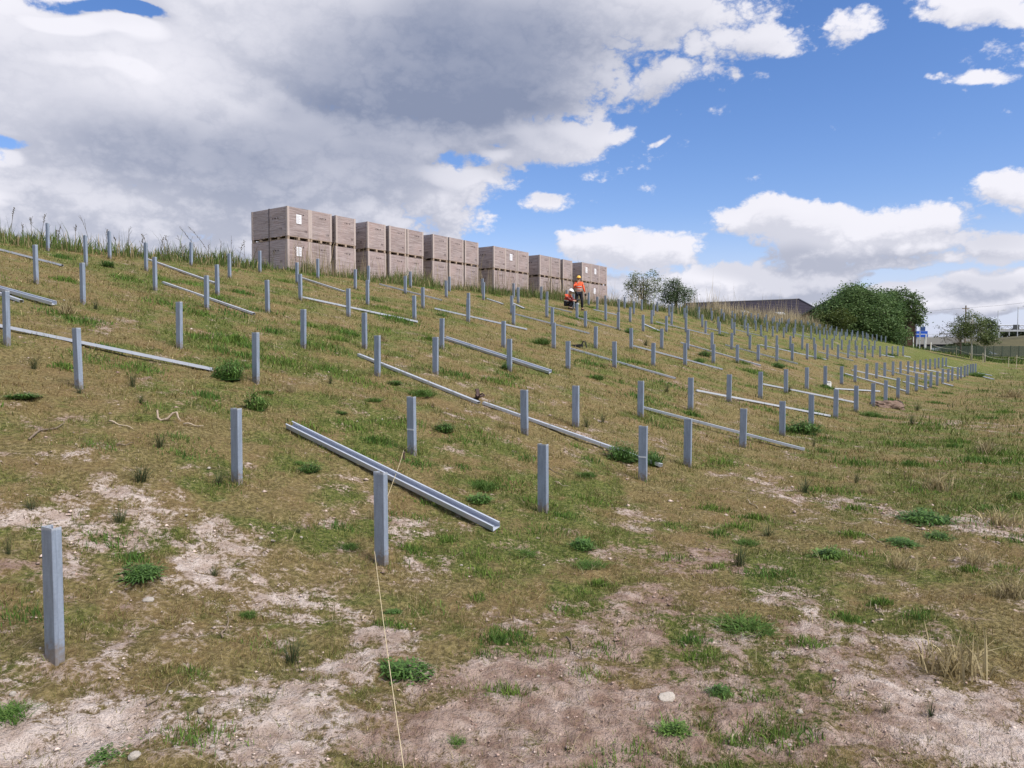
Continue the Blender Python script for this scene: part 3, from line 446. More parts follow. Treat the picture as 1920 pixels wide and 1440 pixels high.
def build_green(n0=340):
    rng = np.random.default_rng(31); X = []; H_ = []; C_ = []; W_ = []
    r = np.exp(rng.uniform(math.log(2.6), math.log(45), n0*3)); a = rng.uniform(-.75, .75, n0*3); x = r*np.sin(a); y = r*np.cos(a)
    k = rng.random(len(x)) < np.clip(lush_field(x, y)*1.2-.05, .06, 1)*np.clip(1.1-soil_field(x, y)[0], .1, 1); x, y, r = x[k][:n0], y[k][:n0], r[k][:n0]
    for px, py, pr in zip(x, y, r):
        n = int(rng.integers(50, 260)); sg = rng.uniform(.05, .17)*np.clip(pr/9, .7, 2.0); q = rng.normal(0, 1, (n, 2))*np.array([1.25, .8])*sg
        X.append(np.array([px, py])+q); t = rng.uniform(0, 1); e = np.exp(-(q**2).sum(1)/(2*(1.3*sg)**2))
        H_.append(rng.uniform(.03, .085, n)*(.5+.8*e)*np.clip(pr/9, .9, 1.5)); W_.append(rng.uniform(.004, .009, n)*np.clip(pr/6, .8, 3))
        C_.append(mixcol(np.clip(rng.normal(t, .3, n), 0, 1), (.135,.205,.038), (.075,.15,.032)))
    X = np.concatenate(X); C_ = np.concatenate(C_)*rng.uniform(.65, 1.35, len(X))[:,None]
    V, F, C = blades(X[:,0], X[:,1], terrain(X[:,0], X[:,1])-.004, np.concatenate(H_), np.concatenate(W_), rng.uniform(.1, .9, len(X)), C_, rng, True)
    me = np_mesh('green_grass', V, F); vcol(me, C); tag(link('green_grass', me, BLADE), kind='stuff')
build_green()
def build_clods(n=22000):
    rng = np.random.default_rng(12)
    r = np.exp(rng.uniform(math.log(2.3), math.log(16), n)); a = rng.uniform(-.75, .75, n); x = r*np.sin(a); y = r*np.cos(a)
    so, to = soil_field(x, y); k = so+rng.normal(0, .18, n) > .36; x, y, r, to = x[k], y[k], r[k], to[k]; n = len(x)
    oc = np.array([(1,0,0),(0,1,0),(-1,0,0),(0,-1,0),(0,0,.55),(0,0,-.4)]); fc = np.array([(0,1,4),(1,2,4),(2,3,4),(3,0,4),(1,0,5),(2,1,5),(3,2,5),(0,3,5)])
    sz = np.minimum(rng.lognormal(-5.0, .52, n), .02)*np.clip(r/5, .8, 2)
    V = oc[None]*rng.uniform(.6, 1.35, (n,6,3))*sz[:,None,None]
    V = V+np.stack([x, y, terrain(x, y)+.004], 1)[:,None]
    F = (fc[None]+6*np.arange(n)[:,None,None]).reshape(-1, 3)
    col = mixcol(np.clip(to+rng.normal(0,.25,n), 0, 1), (.52,.425,.37), (.30,.20,.16))*rng.uniform(.6, 1.2, n)[:,None]
    me = np_mesh('clods', V.reshape(-1, 3), F); vcol(me, np.repeat(col, 6, 0))
    m, b, p = material('crumbly soil', .95, 0, .05); at = b.new('ShaderNodeAttribute', attribute_name='col'); b.l.new(at.outputs['Color'], p.inputs['Base Color'])
    tag(link('soil_crumbs', me, m), kind='stuff')
build_clods()
# ------------------------------------------------------------------ materials
def galvanised():
    m, b, p = material('galvanised steel', .48, .28, .4)
    tc = b.new('ShaderNodeTexCoord'); P = tc.outputs['Object']; oi = b.new('ShaderNodeObjectInfo')
    off = b.new('ShaderNodeVectorMath', operation='ADD'); b.l.new(P, off.inputs[0])
    cmb = b.new('ShaderNodeCombineXYZ'); b.l.new(b.m('MULTIPLY', oi.outputs['Random'], 40.), cmb.inputs[0]); b.l.new(cmb.outputs[0], off.inputs[1]); Q = off.outputs[0]
    vor = b.new('ShaderNodeTexVoronoi'); vor.inputs['Scale'].default_value = 70; b.l.new(Q, vor.inputs['Vector'])
    vg = b.new('ShaderNodeSeparateXYZ'); b.l.new(vor.outputs['Color'], vg.inputs[0])
    mp = b.new('ShaderNodeMapping'); b.l.new(Q, mp.inputs[0]); mp.inputs['Scale'].default_value = (14, 14, 1.6)
    streak = b.noise(mp.outputs[0], 2.2, 5, .6)
    k = b.m('ADD', .74, b.m('ADD', b.m('MULTIPLY', vg.outputs[0], .10), b.m('ADD', b.m('MULTIPLY', b.step(streak, .35, .65), .18), b.m('MULTIPLY', oi.outputs['Random'], .10))))
    sz = b.new('ShaderNodeSeparateXYZ'); b.l.new(P, sz.inputs[0])
    vm = b.new('ShaderNodeVectorMath', operation='SCALE'); vm.inputs[0].default_value = (.275,.325,.41); b.l.new(k, vm.inputs['Scale'])
    mud = b.m('MULTIPLY', b.step(b.m('ADD', sz.outputs[2], b.m('MULTIPLY', b.m('SUBTRACT', b.noise(Q, 22, 4, .6), .5), .5)), .02, .20, 1., 0.), .75)   # soil splashed on the foot
    wear = b.m('MULTIPLY', b.step(b.m('ADD', sz.outputs[2], b.m('MULTIPLY', b.m('SUBTRACT', b.noise(Q, 60, 3, .6), .5), .06)), .975, .99), .6)   # bright driven edge
    b.l.new(b.mix(wear, b.mix(mud, vm.outputs[0], (.20,.155,.115)), (.52,.55,.60)), p.inputs['Base Color'])
    b.l.new(b.m('ADD', .38, b.m('MULTIPLY', streak, .22)), p.inputs['Roughness'])
    return m
STEEL = galvanised()
MIDST = simple('grey galvanised channel', (.52,.555,.62), .38, .35, .10, 8, spec=.5)
BRIGHT = simple('bright galvanised steel', (.50,.52,.555), .42, .40, .10, 8, spec=.5)
CARD = None
# ------------------------------------------------------------------ posts: cold-rolled profile, web across the row, open away from the camera
ROT = math.atan2(DY, DX)
def post_mesh(mirror=False):
    t = .0045; W = .060; D_ = .056
    half = [(0,0),(0,-W+.004),(.004,-W),(.019,-W),(.024,-W+.006),(D_-.003,-W+.006),(D_,-W+.009),(D_,-W+.022),(D_-t,-W+.022),(D_-t,-W+.0105),(.0255,-W+.0105),(.0205,-W+.0045),(t,-W+.0045),(t,0)]
    # lower half outline, then the upper half mirrored
    out = half[1:13]; pts = [(x, y) for x, y in out]; up = [(x, -y) for x, y in reversed(out)]
    poly = pts+up                                          # outer lower -> lips -> inner lower -> inner upper -> lips -> outer upper
    n = len(poly); z0, z1 = -.45, 1.0
    V = [(x, y, z0) for x, y in poly]+[(x, y, z1) for x, y in poly]
    F = [(i, (i+1) % n, n+(i+1) % n, n+i) for i in range(n)]
    F.append(tuple(range(n, 2*n)))                         # cut top of the profile
    me = bpy.data.meshes.new('steel_post'); me.from_pydata(V, [], F)
    bm = bmesh.new(); bm.from_mesh(me); bmesh.ops.recalc_face_normals(bm, faces=bm.faces)
    bm.to_mesh(me); bm.free(); me.materials.append(STEEL); return me
PM = post_mesh()
MARK = simple('paint mark', (.62,.64,.66), .7, 0, .1)
POSTOBJ = []                                              # (row, index, x, y)
SPECIAL = {(1,1):'largest grey steel post, nearest the camera at the left edge', (1,2):'grey steel post with the pale string line tied at its foot'}
POSTMARK = {(1,4):.42, (2,2):.42}
for r, row in enumerate(POSTS, 1):
    rr = [q for q in row]
    for k, (s_, c_, H) in enumerate(rr, 1):
        x, y = xy(s_, c_); z = float(terrain(x, y))
        o = link('steel_post', PM, None); o.location = (x, y, z); o.scale = (1, 1, H)
        far = y > 30
        o.rotation_euler = (RNG.normal(0, .008), RNG.normal(0, .008), ROT+RNG.normal(0, .025))
        lab = SPECIAL.get((r, k)) or f'grey steel post, {nth(k)} from the left in the {ROWNAME[r]} on the slope'
        if r == 3 and k == 1: lab = 'grey steel post with straw growing at its foot, first in the third row up'
        tag(o, lab, 'post', 'steel posts driven into the slope in rows')
        POSTOBJ.append((r, k, x, y))
        if (r, k) in POSTMARK:
            zz = POSTMARK[(r, k)]
            mb = MB().box(-.0025, -.0005, -.056, .056, zz, zz+.018/H)
            link('chalk_mark', mb.mesh('chalk_mark'), MARK, o)['label'] = 'short white chalk line across the post'
def post_feet():
    rg = np.random.default_rng(77); X = []; Hh = []; Cc = []
    for r, k, px, py in POSTOBJ:
        if py > 32: continue
        n = int(rg.integers(14, 60)); a = rg.uniform(0, 6.283, n); d = rg.uniform(.03, .15, n)*(1+rg.random(n))
        X.append(np.stack([px+.03+d*np.cos(a), py+.02+d*np.sin(a)], 1)); Hh.append(rg.uniform(.03, .12, n)*rg.uniform(.6, 1.5)); Cc.append(mixcol(np.clip(rg.normal(rg.uniform(.2,.8), .25, n), 0, 1), (.26,.20,.08), (.085,.13,.03)))
    X = np.concatenate(X); Hh = np.concatenate(Hh); Cc = np.concatenate(Cc)*rg.uniform(.6, 1.3, len(X))[:,None]
    V, F, C = blades(X[:,0], X[:,1], terrain(X[:,0], X[:,1])-.005, Hh, .005+.0004*X[:,1], rg.uniform(.1, .85, len(X)), Cc, rg, True)
    me = np_mesh('foot_grass', V, F); vcol(me, C); tag(link('foot_grass', me, BLADE), kind='stuff')
post_feet()
USED = {}
def where_label(stem, x, y, alt=None):                    # place a thing by the nearest post that does not yet serve for a like thing
    for _, r, k, px, py in sorted(((x-px)**2+(y-py)**2, r, k, px, py) for r, k, px, py in POSTOBJ)[:14]:
        da = (x/y-px/py)*y                                # sideways offset, seen from the camera
        w = 'right of' if da > .12 else 'left of' if da < -.12 else ('behind' if y > py else 'in front of')
        s = f'{stem} {w} the {nth(k)} post of the {ROWNAME[r]}'
        if s not in USED: USED[s] = 1; return s
    return s
# ------------------------------------------------------------------ beams lying on the slope
def beam_mesh(L, wide=.096, h=.052, t=.003):
    """channel, open side up, punched web; local x along the beam, web at z=0"""
    mb = MB(); w = wide/2
    for sgn in (-1, 1):
        y0, y1 = sorted((sgn*w, sgn*(w-t))); mb.box(0, L, y0, y1, 0, h)
        y0, y1 = sorted((sgn*(w-t), sgn*(w-.016))); mb.box(0, L, y0, y1, h-t, h)
        y0, y1 = sorted((sgn*(w-t), sgn*.012)); mb.box(0, L, y0, y1, 0, t)
    x = 0; hol = [.08+i*.62 for i in range(int(L/.62)+1)]
    for hx in hol:
        if hx+.045 > L: break
        mb.box(x, hx, -.012, .012, 0, t); x = hx+.045
    mb.box(x, L, -.012, .012, 0, t)
    return mb.mesh('steel_beam')
for i, (ax, ay, bx, by, kd) in enumerate(RAILS):
    A = Vector((ax, ay, float(terrain(ax, ay)))); B = Vector((bx, by, float(terrain(bx, by))))
    d = (B-A); L = d.length; d.normalize()
    mid = [A+d*L*t for t in (.25,.5,.75)]
    lift = max(0, max(float(terrain(p.x, p.y))-p.z for p in mid))*.6+.012
    up = Vector((-.2, .14, .97)); yv = up.cross(d).normalized(); zv = d.cross(yv).normalized()
    wide = .12 if kd == 'W' else .105 if kd == 'C' else .072
    me = beam_mesh(L, wide, .045 if kd != 'C' else .06)
    if kd == 'P':                                          # web uppermost
        yv = -yv; zv = -zv; A = A-zv*.045
    if kd == 'C':                                          # rolled over a little, its open side towards the path
        n_ = yv if yv.y < 0 else -yv; th_ = .30
        zv = (zv*math.cos(th_)+n_*math.sin(th_)).normalized(); yv = zv.cross(d).normalized(); A = A+Vector((0,0,wide*.5*math.sin(th_)))
    M = Matrix((d, yv, zv)).transposed().to_4x4(); M.translation = A+Vector((0,0,lift))
    o = link('steel_beam', me, MIDST if kd == 'C' else BRIGHT); o.matrix_world = M
    m_ = (Vector((ax,ay,0))+Vector((bx,by,0)))/2
    stem = {'C':'open steel channel beam lying uphill', 'W':'broad bright steel beam lying uphill', 'P':'pale steel beam lying uphill'}[kd]
    if i == 0: lab = 'punched open steel channel lying in the foreground between the near posts'; USED[lab] = 1
    elif i == 29: lab = 'pale steel beam lying along the row with a white block at its end'
    else: lab = where_label(stem, m_.x, m_.y, 'and lower')
    tag(o, lab, 'beam', 'steel beams lying on the slope between the post rows')
# rusty clamp on the beam joint, dark tool, block
def lump(name, loc, mat, parts, label, cat, rz=0.):
    mb = MB()
    for p in parts: mb.box(*p)
    o = mb.build(name, mat, None, loc); o.rotation_euler = (0,0,rz); return tag(o, label, cat)
RUST = simple('rusty brown iron', (.085,.055,.05), .75, .2, .3, 20, .3)
BLACK = simple('black plastic', (.022,.022,.024), .5, 0, .2)
WHITE = simple('white block', (.62,.62,.6), .7, 0, .15)
cx, cy, cz = CLAMP
mb = MB(); mb.box(-.16,.16,-.05,.05,.0,.022); mb.box(-.03,.0,-.03,.03,.022,.16); mb.prism([(-.05,.0),(.05,.0),(.02,.07),(-.02,.07)], -.05, -.02, 'y'); mb.tube([(.03,0,.04),(.13,.02,.05),(.17,.02,.02)], .012)
o = mb.build('clamp', RUST, None, (cx, cy, float(terrain(cx, cy))+.06)); o.rotation_euler = (.1,-.2,-1.1); tag(o, 'dark rusty clamp sitting on the joint of two long beams', 'clamp')
tx, ty, _ = TOOL; tz = float(terrain(tx, ty))
t = empty('hand_tool', (tx, ty, tz), -.3, label='black hand tool dropped on the grass behind a beam', cat='tool')
MB().prism([(-.24,.02),(.02,.03),(.10,.02),(.10,.10),(.0,.11),(-.24,.09)], -.05, .05, 'y').build('body', BLACK, t)
MB().tube([(.06,0,.1),(.12,0,.2),(.17,0,.17),(.22,0,.0)], .022).build('grip', BLACK, t)
MB().tube([(-.24,0,.055),(-.38,0,.06)], .02).build('nozzle', BLACK, t)
bx_, by_, _ = BLOCK
lump('packing_block', (bx_-.25, by_-.05, float(terrain(bx_, by_))), WHITE, [(-.11,.11,-.08,.08,.0,.2),(-.07,.07,-.1,.1,.2,.24)], 'small white packing block at the end of a beam lying along the row', 'block', .3)
# ------------------------------------------------------------------ string line and stake
CORD = simple('pale builder\'s string', (.52,.43,.27), .8, 0, .15)
def curve(name, pts, r, mat, parent=None, n=6):
    return MB().tube(pts, r, n).build(name, mat, parent, None, True)
pts = []
Pq = [np.array(q[:2]) for q in (CORD0, CORD1, CORD2, (STAKE[0], STAKE[1], 0), CORD3)]
Pq.insert(0, Pq[0]+(Pq[0]-Pq[1])*.5)
for a, b2, hh in ((0,1,.02),(1,2,.05),(2,3,.10),(3,4,.09),(4,5,.03)):
    for t_ in np.linspace(0, 1, 14, endpoint=False):
        p = Pq[a]*(1-t_)+Pq[b2]*t_; pts.append((p[0], p[1], float(terrain0(p[0], p[1]))+hh+.02))
cz0 = pts[:]
# pulled straight between its ends, heights smoothed
hs = np.array([p[2] for p in pts]); k9 = np.convolve(np.pad(hs, 6, 'edge'), np.ones(13)/13, 'valid')
pts = [(p[0], p[1], max(h, float(terrain(p[0], p[1]))+.008)) for p, h in zip(pts, k9)]
tag(curve('string_line', pts[:57], .0025, CORD), 'pale string line running from the foreground past a near post to a peg', 'string')
tag(curve('string_line', pts[56:], .0018, simple('brown twine', (.16,.12,.07), .9)), 'thin brown twine running uphill from the peg across a beam', 'string')
sx_, sy_, _ = STAKE; sz_ = float(terrain(sx_, sy_))
st_ = empty('ground_peg', (sx_, sy_, sz_), 0, label='short rusty peg holding the string beside a post', cat='peg')
MB().tube([(0,0,-.1),(.004,0,.085)], .011, 7).build('shaft', RUST, st_)
MB().ball((.004,0,.088), .02, .02, .011, 8, 4).build('head', RUST, st_)
# ------------------------------------------------------------------ pallet boxes on the crest
def wrapmat():
    m, b, p = material('wrapped cardboard', .42, 0, .45)
    tc = b.new('ShaderNodeTexCoord'); P = tc.outputs['Object']; oi = b.new('ShaderNodeObjectInfo')
    off = b.new('ShaderNodeVectorMath', operation='ADD'); b.l.new(P, off.inputs[0])
    cmb = b.new('ShaderNodeCombineXYZ')
    for i in range(3): b.l.new(b.m('MULTIPLY', oi.outputs['Random'], 30.+7*i), cmb.inputs[i])
    b.l.new(cmb.outputs[0], off.inputs[1]); Q = off.outputs[0]
    mp = b.new('ShaderNodeMapping'); b.l.new(Q, mp.inputs[0]); mp.inputs['Scale'].default_value = (1.1, 1.1, 13)
    n = b.noise(mp.outputs[0], 1.6, 6, .62, .5); n2 = b.noise(Q, 1.4, 3, .5)
    c = b.mix(b.step(n, .34, .66), (.235,.183,.175), (.365,.302,.293))
    c = b.mix(b.m('MULTIPLY', b.step(n2, .4, .7), .35), c, (.38,.27,.245))
    vm = b.new('ShaderNodeVectorMath', operation='SCALE'); b.l.new(c, vm.inputs[0]); b.l.new(b.m('ADD', .9, b.m('MULTIPLY', oi.outputs['Random'], .2)), vm.inputs['Scale'])
    b.l.new(vm.outputs[0], p.inputs['Base Color'])
    bn = b.new('ShaderNodeBump'); bn.inputs['Strength'].default_value = .7; bn.inputs['Distance'].default_value = .03
    b.l.new(n, bn.inputs['Height']); b.l.new(bn.outputs[0], p.inputs['Normal'])
    return m
WRAP = wrapmat(); CARDC = simple('grey board', (.42,.35,.325), .7, 0, .1, 5); WOOD = simple('pallet wood', (.33,.25,.19), .8, 0, .25, 9, .2)
STRAP = simple('dark strap', (.07,.055,.055), .5, 0, .1); PAPER = simple('white paper', (.78,.78,.82), .7, 0, .03); INK = simple('printed ink', (.045,.035,.04), .8, 0, .05)
BW, BL, BH, PH = 1.10, 2.28, 1.145, .125                   # along the row, uphill, carton, pallet
def carton_mesh(seed):
    rg = random.Random(seed); me = bpy.data.meshes.new('carton'); bm = bmesh.new()
    bmesh.ops.create_cube(bm, size=1)
    for v in bm.verts: v.co = Vector((v.co.x*BW+BW*0, (v.co.y+.5)*BL, (v.co.z+.5)*BH+PH))
    bmesh.ops.subdivide_edges(bm, edges=bm.edges[:], cuts=6, use_grid_fill=True)
    for v in bm.verts:
        x, y, z = v.co
        on = (abs(abs(x)-BW/2) < 1e-4)+(y < 1e-4 or y > BL-1e-4)+(z < PH+1e-4 or z > PH+BH-1e-4)
        if on == 1:
            k = rg.uniform(-.008, .012)
            if abs(abs(x)-BW/2) < 1e-4: v.co.x += k*(1 if x > 0 else -1)
            elif y < 1e-4: v.co.y -= k
            elif y > BL-1e-4: v.co.y += k
            else: v.co.z += k
    bm.to_mesh(me); bm.free(); me.polygons.foreach_set('use_smooth', [True]*len(me.polygons)); return me
CART = [carton_mesh(i) for i in range(4)]
for c_ in CART:
    c_.set_sharp_from_angle(angle=rad(45))
def guard_mesh(sx, sy):
    mb = MB(); a = .085; t = .012; X = sx*BW/2; Y = 0 if sy < 0 else BL
    x0, x1 = sorted((X+sx*t, X-sx*a)); y0, y1 = sorted((Y+sy*t, Y)); mb.box(x0, x1, y0, y1, PH, PH+BH+.006)
    x0, x1 = sorted((X+sx*t, X)); y0, y1 = sorted((Y-sy*.001, Y-sy*a)); mb.box(x0, x1, y0, y1, PH+.001, PH+BH+.005)
    return mb.mesh('corner_guard')
GUARD = [guard_mesh(a, b_) for a in (-1,1) for b_ in (-1,1)]
def strap_mesh():
    mb = MB(); y0, y1 = BL/2-.02, BL/2+.02; e = .016
    mb.box(-BW/2-e, -BW/2-.0, y0, y1, .02, PH+BH+.015); mb.box(BW/2, BW/2+e, y0, y1, .02, PH+BH+.015); mb.box(-BW/2, BW/2, y0, y1, PH+BH+.001, PH+BH+.0155)
    return mb.mesh('strap')
STRAPM = strap_mesh()
def pallet_meshes():
    deck = MB(); 
    for k in range(7): y = BL*k/6*.945; deck.box(-BW/2-.01, BW/2+.01, y, y+.11, PH-.02, PH-.002)
    for xx in (-BW/2, -.05, BW/2-.1): deck.box(xx, xx+.1, 0, BL, .0, .022)
    blk = [MB().box(xx, xx+.1, yy, yy+.13, .022, PH-.02).mesh('block') for xx in (-BW/2, -.05, BW/2-.1) for yy in (-.002, BL/2-.065, BL-.128)]
    blk += [MB().box(-BW/2, -BW/2+.1, yy, yy+.13, .022, PH-.02).mesh('block') for yy in (BL*.25-.065, BL*.75-.065)]
    return deck.mesh('deck'), blk
DECK, BLK = pallet_meshes()
def marks_mesh(front):
    mb = MB(); e0, e1 = .0135, .0155
    def put(u, z, w, h):
        if front: mb.box(u, u+w, -e1, -e0, z, z+h)
        else: mb.box(-BW/2-e1, -BW/2-e0, u, u+w, z, z+h)
    if front:
        for k in range(2):                                  # paired upward arrows, lower right
            u = .30+.075*k; z = PH+.20; put(u, z, .012, .07); put(u-.014, z+.055, .04, .012); put(u-.005, z+.067, .022, .012)
        for k, wd in enumerate((.03,.045,.02,.05)): put(-.06+.085*k, PH+BH-.27, wd, .035)
    else:
        for k, wd in enumerate((.05,.07,.04)): put(.55+.16*k, PH+BH*.62, wd, .05)
        for k in range(2): u = .35+.08*k; z = PH+.25; put(u, z, .014, .08); put(u-.014, z+.065, .042, .014)
    return mb.mesh('handling_marks')
MK = [marks_mesh(True), marks_mesh(False)]
SHEET = MB().box(-.13, .12, -.019, -.0165, PH+.52, PH+.88).mesh('label_sheet')
SHTXT = MB()
for k in range(9): SHTXT.box(-.105, -.105+(.19 if k % 3 else .12), -.0205, -.0192, PH+.56+.033*k, PH+.567+.033*k)
SHTXT = SHTXT.mesh('print')
SHEETS = {(0,0),(0,1),(10,1),(15,1),(16,1),(16,0)}
CBX = -24.5
rb = random.Random(3)
for i, s_ in enumerate(BOXS):
    x, y = xy(s_, CBX); z0 = 5.0+.0008*s_+(.05 if i > 14 else 0)
    for lev in (0, 1):
        side = 'upper' if lev else 'lower'
        extra = ', with white label sheet' if (i, lev) in SHEETS else ''
        ends = {0:'leftmost stack', len(BOXS)-1:'rightmost stack'}.get(i, f'{nth(i+1)} stack from the left')
        B_ = empty('pallet_box', (x, y, z0+lev*(PH+BH+.012)), ROT+rb.uniform(-.02,.02)*(1 if i in (3,9,12) else .5),
                   label=f'{side} wrapped pallet box, {ends}{extra}', cat='pallet box', group='stacked pallet boxes along the crest')
        B_.location.x += rb.uniform(-.02,.02)
        c_ = link('carton', CART[(i*2+lev) % 4], WRAP, B_)
        for g_ in GUARD: link('corner_guard', g_, CARDC, B_)
        link('strap', STRAPM, STRAP, B_)
        pl = link('pallet', DECK, WOOD, B_)
        for b_ in BLK: link('block', b_, WOOD, pl)
        for m_ in MK: link('handling_marks', m_, INK, B_)['kind'] = 'stuff'
        if (i, lev) in SHEETS:
            sh = link('label_sheet', SHEET, PAPER, B_); sh['label'] = 'white printed sheet on the front face'
            link('print', SHTXT, INK, sh)['kind'] = 'stuff'
# one loose pale tape end on the second stack
# ------------------------------------------------------------------ the two workers
def skin(name, verts, edges, mat, parent, sub=2):
    me = bpy.data.meshes.new(name); me.from_pydata([v[:3] for v in verts], edges, []); me.update()
    o = link(name, me, mat, parent)
    md = o.modifiers.new('skin', 'SKIN'); md.use_smooth_shade = True; md.branch_smoothing = .3
    lay = me.skin_vertices[0].data
    for i, v in enumerate(verts):
        r_ = v[3]; lay[i].radius = r_ if isinstance(r_, tuple) else (r_, r_); lay[i].use_root = (i == 0)
    sb = o.modifiers.new('sub', 'SUBSURF'); sb.levels = sub; sb.render_levels = sub
    return o
SKINC = simple('skin', (.42,.25,.18), .6, 0, .05); ORANGE = simple('orange hi-vis cloth', (.85,.13,.05), .8, 0, .1, 9, .3, 12)
NAVY = simple('dark navy work cloth', (.014,.015,.022), .85, 0, .2, 8, .3, 12); YEL = simple('yellow helmet', (.75,.42,.05), .35, 0, .03, spec=.5)
WHT = simple('white helmet', (.78,.78,.80), .35, 0, .03, spec=.5); BOOT = simple('brown boots', (.09,.07,.05), .7, 0, .2); REFL = simple('grey reflective tape', (.55,.56,.55), .4, .3, .05)
ORANGED = simple('deep orange hi-vis cloth', (.50,.075,.035), .85, 0, .1, 9, .3, 12); MAROON = simple('dark red sleeve cloth', (.16,.03,.03), .85, 0, .15, 9)
def worker(loc, rz, J, hat, label, scale=1.):
    """J: joints. body is one skinned figure; clothes, helmet and boots are children"""
    w = empty('person', loc, rz, label=label, cat='person', group='workers in orange vests'); w.scale = (scale,)*3
    P = {k: Vector(v) for k, v in J.items()}
    ks = ['pel','spi','che','nec','hed','top','shl','ell','wrl','hal','shr','elr','wrr','har','hil','knl','anl','tol','hir','knr','anr','tor']
    R0 = dict(pel=(.135,.10),spi=(.125,.095),che=(.155,.105),nec=.055,hed=(.082,.098),top=(.06,.07),shl=.062,ell=.043,wrl=.030,hal=(.040,.02),shr=.062,elr=.043,wrr=.030,har=(.040,.02),hil=.088,knl=.058,anl=.042,tol=.035,hir=.088,knr=.058,anr=.042,tor=.035)
    E = [('pel','spi'),('spi','che'),('che','nec'),('nec','hed'),('hed','top'),('che','shl'),('shl','ell'),('ell','wrl'),('wrl','hal'),('che','shr'),('shr','elr'),('elr','wrr'),('wrr','har'),('pel','hil'),('hil','knl'),('knl','anl'),('anl','tol'),('pel','hir'),('hir','knr'),('knr','anr'),('anr','tor')]
    ix = {k: i for i, k in enumerate(ks)}
    body = skin('body', [(*P[k], R0[k]) for k in ks], [(ix[a], ix[b_]) for a, b_ in E], SKINC, w)
    f = (P['nos']-P['hed']).normalized(); up = (P['top']-P['nec']).normalized(); sd = f.cross(up).normalized()
    hd = P['hed']+up*.03
    MB().tube([hd+f*.088+up*.015, hd+f*.112-up*.02, hd+f*.09-up*.035], [.008,.014,.009], 6).build('nose', SKINC, body)
    for sg in (-1, 1):
        MB().ball(tuple(hd+f*.088+sd*.032*sg+up*.012), .011, .011, .009, 6, 4).build('eye', BLACK, body)
        MB().ball(tuple(hd+sd*.084*sg), .012, .022, .03, 6, 4).build('ear', SKINC, body)
    MB().tube([hd+f*.086-up*.055+sd*.025, hd+f*.093-up*.056, hd+f*.086-up*.055-sd*.025], .006, 5).build('mouth', MAROON, body)
    for h_, wr in (('hal','wrl'),('har','wrr')):
        dr = (P[h_]-P[wr]).normalized(); s2 = dr.orthogonal().normalized(); n2 = dr.cross(s2)
        for q in range(4):
            b0 = P[h_]+s2*(.027-.018*q); ln = (.062,.072,.068,.054)[q]
            MB().tube([b0-dr*.01, b0+dr*ln*.5+n2*.008, b0+dr*ln*.85+n2*.03], [.0095,.009,.007], 6).build('finger', SKINC, body)
        MB().tube([P[wr]+dr*.02+s2*.02, P[wr]+dr*.05+s2*.05, P[h_]+s2*.048+n2*.02], [.012,.011,.008], 6).build('thumb', SKINC, body)
    jk = ['spi0','spi','che','nec','shl','ell','wrl','shr','elr','wrr']; P['spi0'] = P['pel']+(P['spi']-P['pel'])*.25
    j2 = {k: i for i, k in enumerate(['spi0','spi','che','col','shl','sl2','shr','sr2'])}
    P['col'] = P['che'].lerp(P['nec'], .75); P['sl2'] = P['shl'].lerp(P['ell'], .45); P['sr2'] = P['shr'].lerp(P['elr'], .45)
    RJ = dict(spi0=(.150,.118),spi=(.148,.115),che=(.165,.125),col=(.085,.085),shl=.088,sl2=.072,shr=.088,sr2=.072)
    jac = skin('vest', [(*P[k], RJ[k]) for k in j2], [(j2[a], j2[b_]) for a, b_ in (('spi0','spi'),('spi','che'),('che','col'),('che','shl'),('shl','sl2'),('che','shr'),('shr','sr2'))], ORANGED if hat is WHT else ORANGE, w)
    for a, b_, c2 in (('sl2','ell','wrl'),('sr2','elr','wrr')):
        MB().tube([P[a], P[b_], P[b_].lerp(P[c2], .85)], [.066,.056,.043], 8).build('sleeve', MAROON if hat is WHT else ORANGE, w, None, True)
    for u in (.35, .75):
        c = P['spi0'].lerp(P['che'], u); ax = (P['che']-P['spi0']).normalized(); rr_ = .155+.014*u; s3 = ax.orthogonal().normalized() if abs(ax.x) > .3 else ax.cross(Vector((0,1,0))).normalized(); t3 = ax.cross(s3); ring = MB()
        Vr = [c+(s3*math.cos(a_)*rr_+t3*math.sin(a_)*rr_*.80)+ax*h_ for h_ in (-.022,.022) for a_ in np.linspace(0, 6.2832, 15)[:-1]]
        ring.add(Vr, [(i_, (i_+1) % 14, 14+(i_+1) % 14, 14+i_) for i_ in range(14)]).build('reflective_band', REFL, jac, None, True)
    tr = ['pel','hil','knl','ankl','hir','knr','ankr']; P['ankl'] = P['anl']+(P['knl']-P['anl'])*.1; P['ankr'] = P['anr']+(P['knr']-P['anr'])*.1
    RT = dict(pel=(.155,.122),hil=.108,knl=.080,ankl=.066,hir=.108,knr=.080,ankr=.066); i2 = {k: i for i, k in enumerate(tr)}
    skin('trousers', [(*P[k], RT[k]) for k in tr], [(i2[a], i2[b_]) for a, b_ in (('pel','hil'),('hil','knl'),('knl','ankl'),('pel','hir'),('hir','knr'),('knr','ankr'))], NAVY, w)
    for a, b_ in (('anl','tol'),('anr','tor')):
        fw = (P[b_]-P[a]); fw.z = 0; fw.normalize(); a0 = P[a]
        MB().tube([a0+Vector((0,0,.03)), a0+Vector((0,0,-.03))-fw*.02, a0+fw*.08+Vector((0,0,-.04)), a0+fw*.19+Vector((0,0,-.05))], [.058,.06,.052,.036], 8).build('boot', BOOT, w, None, True)
    hm = MB(); c = hd+up*.055
    V0 = MB().ball((0,0,0), .112, .132, .110, 14, 6, 0.); rot = Matrix((sd, f, up)).transposed()
    hm.add([tuple(c+rot @ Vector(v)) for v in V0.V], V0.F)
